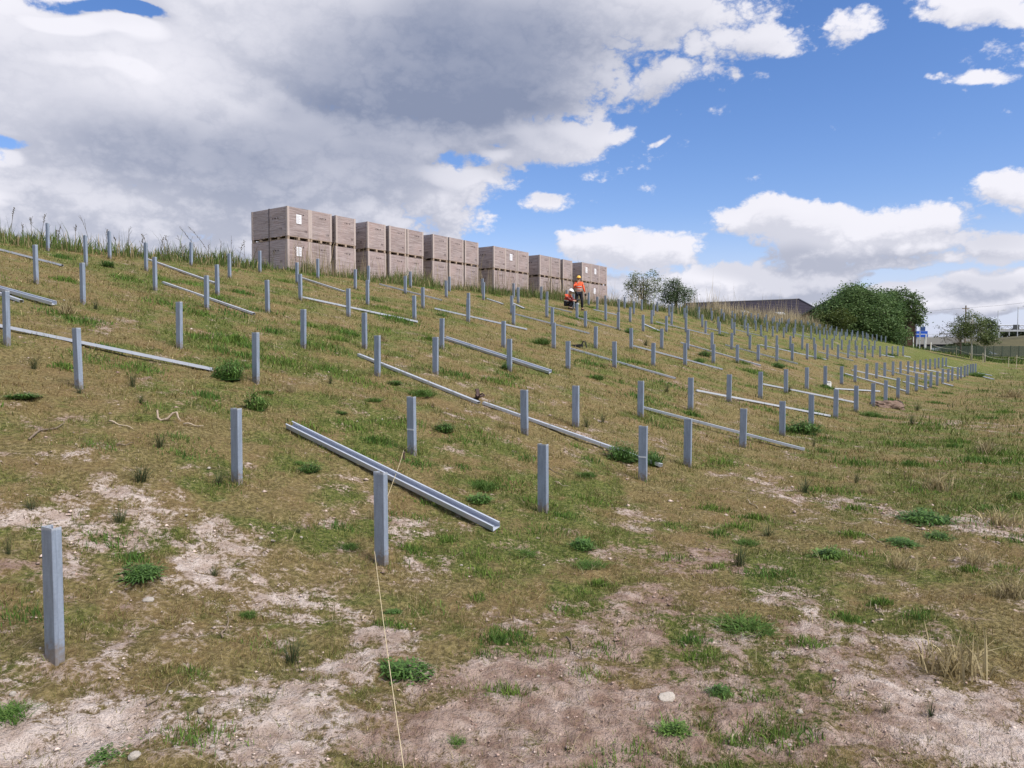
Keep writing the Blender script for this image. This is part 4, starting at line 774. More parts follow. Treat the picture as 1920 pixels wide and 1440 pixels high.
    brim = [(math.cos(a_)*.122, math.sin(a_)*.142+(.045 if math.sin(a_) > .2 else 0)) for a_ in np.linspace(0, 2*math.pi, 16, endpoint=False)]
    Vb = MB().prism(brim, -.010, .004); hm.add([tuple(c+rot @ Vector(v)) for v in Vb.V], Vb.F)
    hm.build('helmet', hat, w, None, True)
    return w, P
sx0, sy0, _ = STANDP; sz0 = float(terrain(sx0, sy0))
standJ = dict(pel=(0,0,.93),spi=(0,.0,1.10),che=(0,-.02,1.30),nec=(0,-.03,1.47),hed=(-.01,-.05,1.58),top=(-.01,-.05,1.70),nos=(-.05,-.15,1.565),
    shl=(-.18,-.01,1.40),ell=(-.25,-.14,1.16),wrl=(-.12,-.26,1.37),hal=(-.08,-.24,1.45),
    shr=(.18,-.01,1.40),elr=(.26,.04,1.13),wrr=(.31,-.06,.90),har=(.32,-.08,.82),
    hil=(-.09,0,.88),knl=(-.12,-.05,.48),anl=(-.15,.02,.08),tol=(-.19,-.13,.04),hir=(.10,0,.88),knr=(.16,-.04,.48),anr=(.19,.03,.08),tor=(.24,-.12,.04))
wk, _P = worker((sx0, sy0, sz0), .1, standJ, YEL, 'standing worker with yellow helmet, orange vest and dark trousers, hand at chin', .985)
gl = MB().ball((.33,-.1,.80), .06, .05, .075, 8, 5); gl.build('glove', BLACK, wk, None, True)
qx, qy, _ = CROUCHP; qx -= .16; qz = float(terrain(qx, qy))
crouchJ = dict(pel=(-.06,.05,.30),spi=(-.07,.03,.45),che=(-.01,-.02,.63),nec=(.07,-.06,.76),hed=(.12,-.09,.83),top=(.13,-.09,.95),nos=(.22,-.15,.79),
    shl=(-.12,-.16,.68),ell=(.03,-.30,.46),wrl=(.25,-.30,.40),hal=(.33,-.29,.39),
    shr=(.10,.10,.70),elr=(.24,.08,.50),wrr=(.38,-.04,.42),har=(.45,-.07,.41),
    hil=(-.06,-.05,.29),knl=(.20,-.22,.40),anl=(.04,-.20,.08),tol=(.2,-.24,.04),hir=(-.02,.14,.29),knr=(.28,.14,.32),anr=(.08,.16,.08),tor=(.24,.16,.04))
wk2, _P = worker((qx, qy, qz), 0., crouchJ, WHT, 'crouching worker with white helmet and orange vest, reaching towards a post', 1.0)
dt = empty('cordless_drill', (qx+.50, qy-.12, qz+.33), .2, label='dark cordless drill with a grey battery held by the crouching worker', cat='tool')
MB().tube([(-.10,0,.13),(.05,0,.14),(.12,0,.14)], [.04,.045,.02], 8).build('body', BLACK, dt)
MB().tube([(-.02,0,.12),(-.04,0,-.02)], .025, 8).build('grip', BLACK, dt)
MB().box(-.09,.03,-.035,.035,-.09,-.02).build('battery', REFL, dt)
# ------------------------------------------------------------------ single plants on the slope
LEAF = leafmat('leaf', .3, .55, .25)
def rush_mesh(seed, n=80):
    rg = np.random.default_rng(seed); r = rg.uniform(0, .22, n)**1.2; a = rg.uniform(0, 2*math.pi, n)
    x, y = r*np.cos(a), r*np.sin(a); h = rg.uniform(.45, 1.05, n); lean = np.clip(rg.normal(.42, .2, n), .03, .9)
    V = []; F = []; C = []
    for i in range(n):
        ph = a[i]+rg.normal(0, .6); d = np.array([math.cos(ph), math.sin(ph)]); sd = np.array([-d[1], d[0]]); w = rg.uniform(.010, .017)
        col = np.array((.062,.085,.038))*rg.uniform(.55, 1.5) if rg.random() > .16 else np.array((.26,.21,.10))*rg.uniform(.7, 1.2)
        k0 = len(V)
        for t, ww in ((0,1),(.35,.95),(.7,.7),(1,.1)):
            off = lean[i]*h[i]*(t**1.7); z = h[i]*t*(1-.35*lean[i]*t)-.02
            p = np.array([x[i], y[i]])+d*off
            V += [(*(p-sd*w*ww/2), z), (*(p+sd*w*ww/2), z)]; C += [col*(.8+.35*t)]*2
        for j in range(3): F.append((k0+2*j, k0+2*j+1, k0+2*j+3, k0+2*j+2))
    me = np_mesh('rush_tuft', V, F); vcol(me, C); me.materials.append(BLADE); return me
def weed_mesh(seed, n=620, size=1., col0=(.055,.120,.026), col1=(.135,.235,.058)):
    rg = np.random.default_rng(seed); V = []; F = []; C = []
    lob = [(0,0,.38,.6)]+[(rg.uniform(-.2,.2), rg.uniform(-.2,.2), rg.uniform(.24,.36), rg.uniform(.35,1)) for _ in range(7)]
    for i in range(n):
        lx, ly, lr, lh = lob[rg.integers(8)]
        a = rg.uniform(0, 2*math.pi); rr = lr*math.sqrt(rg.uniform(0, 1)); x, y = lx+rr*math.cos(a), ly+rr*math.sin(a)
        z = lh*math.sqrt(max(0, 1-(rr/lr)**2))*rg.uniform(.45, 1.05)+.02
        ph = rg.uniform(0, 2*math.pi); el = rg.uniform(-.3, 1.0); L = rg.uniform(.06, .14)*size; W = L*rg.uniform(.3, .5)
        d = np.array([math.cos(ph)*math.cos(el), math.sin(ph)*math.cos(el), math.sin(el)]); s_ = np.array([-math.sin(ph), math.cos(ph), rg.uniform(-.4,.4)])
        p = np.array([x, y, z]); k = len(V); c = mixcol(np.array([rg.random()]), col0, col1)[0]*rg.uniform(.7, 1.25)
        V += [p, p+d*L*.5+s_*W/2, p+d*L, p+d*L*.5-s_*W/2]; F.append((k, k+1, k+2, k+3)); C += [c]*4
    a = np.linspace(0, 2*math.pi, 13)[:-1]; k = len(V)      # leafy base that the leaves spring from
    V += [np.array((.34*math.cos(t), .34*math.sin(t), -.02)) for t in a]+[np.array((.15*math.cos(t), .15*math.sin(t), .10)) for t in a]; C += [np.array(col0)*.8]*24
    F += [(k+i, k+(i+1) % 12, k+12+(i+1) % 12, k+12+i) for i in range(12)]
    for i in range(90):                                       # ragged outer leaves, arching outwards
        a = rg.uniform(0, 2*math.pi); r0 = rg.uniform(.15, .4); L = rg.uniform(.14, .34); W = rg.uniform(.02, .045); zt = rg.uniform(.05, .55)
        d = np.array([math.cos(a), math.sin(a), 0]); s_ = np.array([-math.sin(a), math.cos(a), 0]); p = d*r0+np.array([0, 0, .04]); k = len(V); c = mixcol(np.array([rg.random()]), col0, col1)[0]*rg.uniform(.7, 1.3)
        V += [p-s_*W/2, p+s_*W/2, p+d*L*.55+s_*W/2+np.array([0,0,zt]), p+d*L*.55-s_*W/2+np.array([0,0,zt]), p+d*L+np.array([0,0,zt*.7])]; C += [c]*5; F.append((k, k+1, k+2, k+3)); F.append((k+3, k+2, k+4, k+4))
    F = [f if f[2] != f[3] else f for f in F]
    me = bpy.data.meshes.new('weed_clump'); me.from_pydata([tuple(v) for v in V], [], [f if f[2] != f[3] else f[:3] for f in F]); me.update(); vcol(me, C); me.materials.append(LEAF); return me
def grasstuft_mesh(seed, n=70, c0=(.07,.11,.022), c1=(.15,.17,.05)):
    rg = np.random.default_rng(seed); r = rg.uniform(0, .5, n); a = rg.uniform(0, 6.28, n); t = rg.random(n)
    V, F, C = blades(r*np.cos(a), r*np.sin(a), np.zeros(n), rg.uniform(.4, 1, n), rg.uniform(.02, .035, n), rg.uniform(.2, .9, n), mixcol(t, c0, c1)*rg.uniform(.7,1.2,n)[:,None], rg, True)
    me = np_mesh('tuft', V, F); vcol(me, C); me.materials.append(BLADE); return me
WMB = [weed_mesh(i+50, 2400, .62) for i in range(3)]
RM = [rush_mesh(i) for i in range(4)]; WM = [weed_mesh(i+10) for i in range(5)]
WM2 = [weed_mesh(i+20, 800, 1., (.07,.15,.025), (.18,.27,.07)) for i in range(2)]
GPM = [grasstuft_mesh(i+60, 420, (.060,.135,.028), (.14,.21,.05)) for i in range(3)]
SM = [grasstuft_mesh(i+30, 130, (.22,.17,.08), (.42,.35,.20)) for i in range(3)]
def plant(name, mesh, x, y, wd, ht, label, cat, group, rz):
    z = float(terrain(x, y)); o = link(name, mesh); o.location = (x, y, z-.01); o.rotation_euler = (0, 0, rz); o.scale = (wd*RNG.uniform(.85,1.3), wd*RNG.uniform(.7,1.1), ht*RNG.uniform(.8,1.25)) if name == 'weed_clump' else (wd, wd, ht)
    return tag(o, label, cat, group)
BIGW = {0:'large bushy green weed at the lower end of a long beam, left of a post', 1:'large bright weed clump covering the end of a beam beside a post', 3:'long low leafy weed right of a post in the lowest row', 9:'flat spreading leafy weed on bare sand right of the nearest post'}
for i, (x, y, w, h) in enumerate(WEEDS):
    sz = 'large' if w > .45 else 'small' if w < .22 else 'leafy'
    lab = BIGW.get(i) or where_label(f'{sz} green weed clump', x, y, 'with rough edges')
    sq = .6 if y < 7 else 1.0
    if i % 2 and i not in BIGW:                             # low patches of lush grass among the leafy weeds
        plant('grass_patch', GPM[i % 3], x, y, w*1.05, max(h*sq*.8, .05), where_label('lush green grass patch', x, y), 'grass patch', 'lush grass patches on the slope', RNG.uniform(0, 6.28)); continue
    plant('weed_clump', (WM2[i % 2] if i in (21, 24, 8, 32) else WMB[i % 3] if w > .3 else WM[i % 5]), x, y, w*1.15, h*sq, lab, 'weed', 'green weed clumps on the slope', RNG.uniform(0, 6.28))
for i, (x, y, w, h) in enumerate(RUSHES):
    sz = 'big' if w > .26 else 'thin' if w < .14 else 'dark'
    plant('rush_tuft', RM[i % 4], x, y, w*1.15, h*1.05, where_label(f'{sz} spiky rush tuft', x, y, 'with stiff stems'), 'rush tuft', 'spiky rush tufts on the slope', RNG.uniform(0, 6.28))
for i, (x, y, w, h) in enumerate(STRAWS):
    plant('straw_tussock', SM[i % 3], x, y, w*.9, h*.9, where_label('dry straw coloured tussock', x, y, 'and thin,'), 'grass tussock', 'dry straw tussocks', RNG.uniform(0, 6.28))
# ------------------------------------------------------------------ stones, sticks, root, soil heap
STONEM = simple('pale flint', (.40,.355,.305), .85, 0, .3, 12, .5, 25)
def stone_mesh(seed):
    rg = random.Random(seed); me = bpy.data.meshes.new('stone'); bm = bmesh.new(); bmesh.ops.create_icosphere(bm, subdivisions=2, radius=.5)
    ax = [Vector((rg.gauss(0,1), rg.gauss(0,1), rg.gauss(0,1))).normalized() for _ in range(7)]; cut = [rg.uniform(.28,.46) for _ in ax]
    for v in bm.verts:
        for a_, c_ in zip(ax, cut):
            k = v.co.dot(a_)
            if k > c_: v.co -= a_*(k-c_)
    bm.to_mesh(me); bm.free(); me.materials.append(STONEM); return me
STM = [stone_mesh(i) for i in range(5)]
for i, (x, y, w, h) in enumerate(STONES):
    o = link('stone', STM[i % 5]); o.location = (x, y, float(terrain(x, y))+h*.28); o.scale = (w*.9, w*.75, max(h*.8, w*.4)); o.rotation_euler = (RNG.uniform(-.3,.3), RNG.uniform(-.3,.3), RNG.uniform(0,6.28))
    lab = {0:'largest pale stone, on the grass right of the nearest post', 1:'upright pale stone on the sand at the lower left'}.get(i) or where_label('small pale stone' if w < .03 else 'pale stone', x, y, 'with flat sides')
    tag(o, lab, 'stone', 'pale stones on the soil')
BARK = simple('weathered wood', (.17,.13,.095), .9, 0, .3, 30, .4, 60); BARK2 = simple('grey root wood', (.30,.235,.18), .9, 0, .3, 30, .3, 60); PALEW = simple('bleached wood', (.36,.29,.21), .85, 0, .25, 30, .3, 60)
def stick(x0, y0, x1, y1, r, mat, name, label, cat, wob=.08, up=.01):
    n = 9; pts = []; L = math.hypot(x1-x0, y1-y0); rs = []
    px, py = -(y1-y0)/L, (x1-x0)/L; ph = RNG.uniform(0, 6)
    for i in range(n):
        t = i/(n-1); wv = math.sin(ph+t*7)*wob*L*.4+RNG.normal(0, wob*L*.12); x = x0+(x1-x0)*t+px*wv; y = y0+(y1-y0)*t+py*wv
        pts.append((x, y, float(terrain(x, y))+r*.7+up*(math.sin(t*9+ph)+1))); rs.append(r*(1-.6*t))
    mb = MB().tube(pts, rs, 6)
    if L > .35:
        k = 4; p = Vector(pts[k]); mb.tube([p, p+Vector((px*.08*L, py*.08*L, .03)), p+Vector((px*.2*L, py*.2*L, .02))], [rs[k]*.8, rs[k]*.6, rs[k]*.3], 5)
    return tag(mb.build(name, mat, None, None, True), label, cat, 'dead sticks and stems on the ground')
SL = {0:'long dark branch on the grass at the left, near the third row', 1:'thin straight stick left of the bleached root', 2:'short curved stick right of the bleached root'}
for i, (a, b, c, d) in enumerate(STICKS):
    L = math.hypot(c-a, d-b)
    stick(a, b, c, d, .012 if i < 3 else .007, BARK if i in (0, 3, 6, 10, 11, 14) else PALEW, 'dead_stick', SL.get(i) or where_label('dead stick', (a+c)/2, (b+d)/2, 'thin and bent'), 'stick')
rx, ry, _ = ROOT; rz = float(terrain(rx, ry))
MB().tube([(rx-.09,ry,rz+.13),(rx-.085,ry,rz+.04),(rx-.04,ry-.02,rz+.01),(rx+.03,ry,rz+.03),(rx+.08,ry+.02,rz+.09),(rx+.12,ry+.03,rz+.10),(rx+.15,ry,rz+.04),(rx+.19,ry-.02,rz+.0)], [.009,.013,.015,.015,.013,.013,.010,.005], 7).build('gnarled_root', BARK2, None, None, True)
tag(bpy.data.objects['gnarled_root'], 'pale gnarled root lying on the grass left of the steel channel', 'root')
def heap():
    hx, hy, _ = HEAP; me = bpy.data.meshes.new('soil_heap'); bm = bmesh.new(); bmesh.ops.create_icosphere(bm, subdivisions=4, radius=1)
    rg = np.random.default_rng(3)
    for v in bm.verts:
        k = .75+.5*float(vnoise(np.array(v.co.x*3+5), np.array(v.co.y*3+v.co.z*2), 5))+.25*float(vnoise(np.array(v.co.x*9+5), np.array(v.co.y*9+v.co.z*7), 6)); v.co *= k
        v.co = Vector((v.co.x*.48, v.co.y*.4, v.co.z*.22))
    bm.to_mesh(me); bm.free()
    o = link('soil_heap', me, simple('dug brown soil', (.17,.115,.085), .95, 0, .35, 7, .8, 20)); o.location = (hx, hy, float(terrain(hx, hy))-.03)
    tag(o, 'small heap of dug brown soil at the foot of a lowest row post', 'soil heap')
    o2 = link('soil_heap', me.copy()); o2.data.materials.clear(); o2.data.materials.append(simple('dark clod', (.06,.042,.036), .95, 0, .3, 7, .8, 20)); o2.location = (hx+.42, hy+.25, float(terrain(hx+.4, hy+.2))+.0); o2.scale = (.5,.5,.9)
    tag(o2, 'dark clod of earth on the right end of the dug soil heap', 'soil heap')
heap()
# ------------------------------------------------------------------ rough growth along the crest
def strip(name, N, s0, s1, c0, c1, hr, wr, c_a, c_b, seed, lean=(.05,.6), dens=None, straw=.2, strawc=(.34,.27,.15)):
    rg = np.random.default_rng(seed); s_ = rg.uniform(s0, s1, N); c_ = rg.uniform(c0, c1, N); x, y = xy(s_, c_)
    k = fbm(x*.7, y*.7, seed, 3); keep = rg.random(N) < np.clip((k-.3)*3.2, .03, 1)
    if dens is not None: keep &= rg.random(N) < dens(s_, c_)
    x, y, k = x[keep], y[keep], k[keep]; n = len(x); z = terrain(x, y)-.02
    k2 = fbm(x*.45, y*.45, seed+7, 3); k3 = fbm(x*2.4, y*2.4, seed+9, 2)
    h = rg.uniform(*hr, n)*(.15+2.6*np.clip(k2-.28, 0, 1)+1.0*k3)*np.where(rg.random(n) < .05, 1.7, 1); t = rg.random(n); col = mixcol(t, c_a, c_b)*rg.uniform(.65, 1.3, n)[:,None]
    st = rg.random(n) < straw; col[st] = np.array(strawc)*rg.uniform(.7,1.2,st.sum())[:,None]
    V, F, C = blades(x, y, z, h, rg.uniform(*wr, n), rg.uniform(*lean, n), col, rg, True)
    me = np_mesh(name, V, F); vcol(me, C); return tag(link(name, me, BLADE), kind='stuff')
G0, G1 = (.055,.095,.022), (.150,.195,.055)
strip('crest_grass', 42000, 2, 54, -24.45, -22.5, (.10,.42), (.012,.03), G0, G1, 201, dens=lambda s,c: np.interp(c, [-24.4,-23.4,-22.5], [1,.8,.12]))
strip('crest_grass', 15000, -6, 19, -26.5, -22.6, (.03,.13), (.014,.035), (.045,.085,.020), G1, 203, dens=lambda s,c: np.interp(c, [-27,-23.9,-22.6], [.8,1,.15]))
strip('crest_grass', 52000, 50, 112, -27.5, -17.0, (.14,.50), (.02,.05), G0, (.13,.155,.06), 205, dens=lambda s,c: np.interp(s, [50,62,75], [.5,.8,1])*np.interp(c, [-23,-20,-17], [1,.7,.3]))
strip('dry_reeds', 9000, 62, 110, -26.5, -22.3, (.5,1.25), (.02,.04), (.34,.27,.16), (.50,.42,.28), 207, lean=(.02,.25), straw=0)
strip('dry_reeds', 1500, 19, 52, -24.4, -23.3, (.4,1.1), (.010,.02), (.30,.24,.14), (.42,.34,.22), 209, lean=(.02,.35), straw=0)
strip('field_grass', 30000, 20, 100, -3.0, 24, (.05,.16), (.012,.04), (.06,.09,.02), (.15,.16,.05), 211, straw=.25)
# tall dead stems against the sky at the left end of the crest
STEM = simple('dead stem', (.10,.085,.062), .9, 0, .3)
def dead_stem(x, y, h, lx, ly, seeds, label):
    z = float(terrain(x, y)); t = empty('dried_weed', (x, y, z), 0, label=label, cat='dead plant', group='tall dead stems on the crest')
    pts = [(lx*u**1.6, ly*u**1.6, h*u) for u in (0,.3,.6,.85,1)]
    m = MB().tube(pts, [.009,.007,.006,.005,.003], 5)
    rg = random.Random(int(abs(x)*97))
    for u in (.45,.6,.72,.82,.9):
        if rg.random() < .75:
            p = Vector((lx*u**1.6, ly*u**1.6, h*u)); q = p+Vector((rg.uniform(-.16,.16), rg.uniform(-.05,.05), rg.uniform(.05,.22))); m.tube([p, q], [.005,.003], 4)
    m.build('stalk', STEM, t)
    if seeds:
        sd = MB()
        for k in range(16 if seeds == 2 else 12):
            u = 1-.035*k if seeds == 2 else .98-.02*k
            p = (lx*u**1.6+rg.uniform(-.03,.03), ly*u**1.6, h*u+rg.uniform(-.01,.03)); sd.ball(p, .011, .011, .017, 5, 3)
        sd.build('seed_head', STEM, t)['kind'] = 'stuff'
def crest_pt(px_dir, c):                                     # point of the crest line c seen along the bearing px_dir = x/y
    s_ = (px_dir*(-c*DX)-c*DY)/(DX-px_dir*DY); return xy(s_, c)
STEMS = [(-.66,1.0,.10,1),(-.645,.55,0,2),(-.632,.8,-.05,1),(-.62,.95,.12,1),(-.60,.5,0,2),(-.598,.6,.05,2),(-.575,.75,0,1),(-.555,1.15,-.35,0),(-.535,.7,.05,1),(-.52,.55,-.1,1),(-.505,.9,0,0),(-.49,.6,.1,1),(-.478,.75,-.25,1),(-.462,.7,.05,1),(-.45,.85,-.2,1),(-.436,.6,0,1),(-.41,1.25,-.75,2),(-.395,1.35,-.85,2),(-.40,.7,0,1),(-.385,.9,.05,0),(-.37,1.1,0,0),(-.36,.8,.12,1),(-.352,1.0,-.05,1),(-.343,.7,.2,2),(-.43,.9,-.3,0),(-.315,.75,.05,1),(-.285,1.05,-.03,2),(-.235,.7,.08,1),(-.19,.6,0,1)]
for i, (b_, h, lx, sd_) in enumerate(STEMS):
    x, y = crest_pt(b_, -24.2-.25*(i % 4) if b_ < -.345 else -24.1)
    look = 'leaning dry weed' if abs(lx) > .2 else 'upright dry weed'
    look += ' with dark seed head' if sd_ == 2 else ''
    dead_stem(x, y, h, lx, .05, sd_, where_label(look, x, y))
# ------------------------------------------------------------------ trees and shrubs
BARKM = simple('tree bark', (.11,.095,.075), .9, 0, .25, 9, .4, 20); PALEBARK = simple('pale bark', (.48,.46,.40), .85, 0, .25, 5)
def tree(name, label, cat, base, trunk_h, trunk_r, blobs, nclump, nleaf, leaf, c0, c1, bark, group=None, seed=1, lean=(0,0), nlimb=26, spread=.38, stems=1):
    rg = np.random.default_rng(seed); t = empty(name, base, 0, label=label, cat=cat, group=group)
    cl = []
    w = np.array([b[3]*b[4]*b[5] for b in blobs]); w = w/w.sum()
    for k in range(nclump):
        b = blobs[rg.choice(len(blobs), p=w)]; v = rg.normal(0, 1, 3); v /= np.linalg.norm(v); rr = rg.uniform(.25, 1.0)**.5
        cl.append((b[0]+v[0]*b[3]*rr, b[1]+v[1]*b[4]*rr, b[2]+v[2]*b[5]*rr))
    cl = np.array(cl); cl[:,2] = np.maximum(cl[:,2], .15)
    m = MB()
    for si in range(stems):
        ox = (si-(stems-1)/2)*trunk_r*2.2; top = (ox*3+lean[0], lean[1], trunk_h)
        m.tube([(ox,0,-.2),(ox+.1*lean[0],0,trunk_h*.3),(ox*2+.5*lean[0],.5*lean[1],trunk_h*.65),top], [trunk_r*1.25, trunk_r, trunk_r*.75, trunk_r*.35], 8)
    m.build('trunk', bark, t, None, True)
    lm = MB()
    for k in rg.choice(len(cl), min(nlimb, len(cl)), replace=False):
        u = rg.uniform(.3, .95); p0 = Vector((lean[0]*u*.8, lean[1]*u*.8, trunk_h*u)); p2 = Vector(cl[k]); p1 = p0.lerp(p2, .5)+Vector((rg.normal(0,.08), rg.normal(0,.08), abs(rg.normal(0,.1))))
        lm.tube([p0, p1, p2], [trunk_r*.38, trunk_r*.22, trunk_r*.08], 5)
    lm.build('limbs', bark, t, None, True)
    ci = rg.integers(0, len(cl), nleaf); P = cl[ci]+rg.normal(0, spread, (nleaf,3))*np.array([1,1,.75])
    P[:,2] = np.maximum(P[:,2], .05)
    ph = rg.uniform(0, 6.283, nleaf); el = rg.uniform(-.9, .6, nleaf); L = rg.uniform(.6, 1.25, nleaf)*leaf; W = L*rg.uniform(.4, .65, nleaf)
    d = np.stack([np.cos(ph)*np.cos(el), np.sin(ph)*np.cos(el), np.sin(el)], 1); s_ = np.cross(d, rg.normal(0, 1, (nleaf,3))); s_ /= np.linalg.norm(s_, axis=1)[:,None]+1e-6
    V = np.stack([P, P+d*(L*.5)[:,None]+s_*(W*.5)[:,None], P+d*L[:,None], P+d*(L*.5)[:,None]-s_*(W*.5)[:,None]], 1).reshape(-1, 3)
    F = np.arange(4*nleaf).reshape(-1, 4); tone = rg.random(len(cl))
    col = mixcol(np.clip(tone[ci]*.6+rg.random(nleaf)*.4, 0, 1), c0, c1)*rg.uniform(.75, 1.25, nleaf)[:,None]
    me = np_mesh('crown', V, F); vcol(me, np.repeat(col, 4, 0)); link('crown', me, LEAF, t)
    return t
def ground_pt(bear, y): x = bear*y; return (x, y, float(terrain(x, y)))
tree('birch_tree', 'airy pale leaved tree on the crest right of the pallet boxes', 'tree', ground_pt(.1735, 60), 2.6, .055, [(-.2,0,2.1,1.1,.9,1.0),(.75,0,2.2,.8,.8,.95),(-.9,0,1.6,.7,.7,.7),(.3,0,1.2,1.2,.8,.6)], 120, 3600, .125, (.085,.115,.05), (.22,.25,.13), BARKM, 'pair of small trees on the crest', 5, nlimb=40, spread=.16, stems=3)
tree('willow_tree', 'darker rounded tree on the crest, right one of the pair', 'tree', ground_pt(.2165, 61), 2.3, .06, [(-.1,0,1.6,1.15,.9,1.15),(.6,0,1.3,1.1,.8,.8),(-.5,0,2.35,.5,.5,.65),(-.6,0,1.0,.8,.7,.7)], 125, 5400, .125, (.05,.085,.042), (.16,.21,.105), BARKM, 'pair of small trees on the crest', 6, nlimb=34, spread=.17, stems=2)
D0, D1 = (.050,.105,.036), (.185,.27,.095)
HB = 2.0
tree('low_shrub', 'low yellowish green shrub in front of the dark roof', 'shrub', ground_pt(.412, 96), 1.6, .07, [(0,0,1.3,2.5,1.6,1.4),(-1.6,0,.9,1.6,1.3,1.0),(2.0,0,1.8,1.8,1.5,1.5)], 130, 8500, .24, (.035,.060,.014), (.110,.135,.030), BARKM, None, 7, nlimb=20, spread=.3, stems=3)
tree('dark_shrub', 'tall dense dark green shrub growing over the gabled house', 'shrub', ground_pt(.452, 100), 5.6, .12, [(-2.0,0,3.7,2.6,2.2,2.7),(-.3,0,5.0,1.8,2.0,2.7),(1.0,0,4.9,2.4,2.2,2.9),(.2,-.4,2.2,3.6,2.2,2.0),(2.6,0,3.4,2.2,2.0,3.0),(-3.8,0,2.7,2.0,1.6,2.1),(-5.2,0,1.8,1.5,1.4,1.5)], 400, 36000, .28, D0, D1, BARKM, 'dark shrubs in front of the house', 8, nlimb=30, spread=.52, stems=4)
tree('dark_shrub', 'dense dark green shrub right of the gable, beside the tall tree', 'shrub', ground_pt(.492, 101), 5.2, .12, [(-.4,0,2.8,2.2,2.2,2.6),(-.2,0,5.0,2.0,2.0,2.3),(1.0,0,4.7,1.2,1.5,1.6),(-1.8,0,4.6,1.8,2.0,2.0),(.8,0,1.7,2.2,2.0,1.6)], 300, 24000, .28, D0, (.165,.25,.085), BARKM, 'dark shrubs in front of the house', 9, nlimb=30, spread=.52, stems=4)
tree('tall_tree', 'tall leafy tree with open crown right of the dark shrubs', 'tree', ground_pt(.520, 104), 6.2, .17, [(-2.4,0,7.2,2.0,1.8,1.5),(-.2,0,6.9,2.3,1.9,1.8),(1.4,0,5.4,1.7,1.6,1.7),(-1.2,0,5.4,2.4,1.8,1.6),(2.0,0,4.2,1.1,1.2,.9)], 230, 7000, .32, (.045,.095,.030), (.16,.22,.085), BARKM, None, 10, nlimb=60, spread=.30)
tree('young_tree', 'young tree with pale trunk beside the tape, left one of the two', 'tree', ground_pt(.6085, 76), 4.7, .075, [(0,0,3.7,1.2,1.1,1.3),(-1.1,0,3.1,1.2,1.0,1.0),(.5,0,2.7,1.3,1.1,.9)], 110, 6000, .16, (.05,.08,.026), (.16,.19,.075), PALEBARK, 'two young trees near the tape', 11, nlimb=50, spread=.2)
tree('young_tree', 'young tree with pale trunk beside the tape, right one of the two', 'tree', ground_pt(.6262, 77), 4.0, .06, [(.2,0,3.3,1.0,.9,1.2),(.4,0,2.5,1.1,.9,.9)], 80, 4600, .16, (.045,.075,.026), (.14,.175,.065), PALEBARK, 'two young trees near the tape', 12, nlimb=36, spread=.2)
tree('bare_tree', 'thin twiggy tree with few leaves left of the young trees', 'tree', ground_pt(.594, 92), 3.8, .06, [(-1.4,0,3.0,1.8,1.2,1.3),(0,0,4.3,1.2,1.0,1.1),(-2.4,0,2.4,1.1,.9,.7)], 90, 900, .16, (.06,.065,.04), (.16,.15,.10), BARKM, None, 13, nlimb=90, spread=.16)
for i, (b_, y_, w_, h_) in enumerate(((.578,150,3.0,2.6),(.590,148,3.2,3.0),(.604,146,3.0,2.8),(.617,146,2.6,2.2))):
    tree('hedge_shrub', f'green hedge shrub under the motorway bridge, {nth(i+1)} from the left', 'shrub', ground_pt(b_, y_), 1.6, .08, [(0,0,h_*.45,w_*.6,1.5,h_*.5),(.8,0,h_*.4,w_*.5,1.4,h_*.4)], 70, 3800, .34, (.028,.052,.018), (.085,.105,.04), BARKM, 'hedge shrubs under the bridge', 20+i, nlimb=8, spread=.3, stems=2)
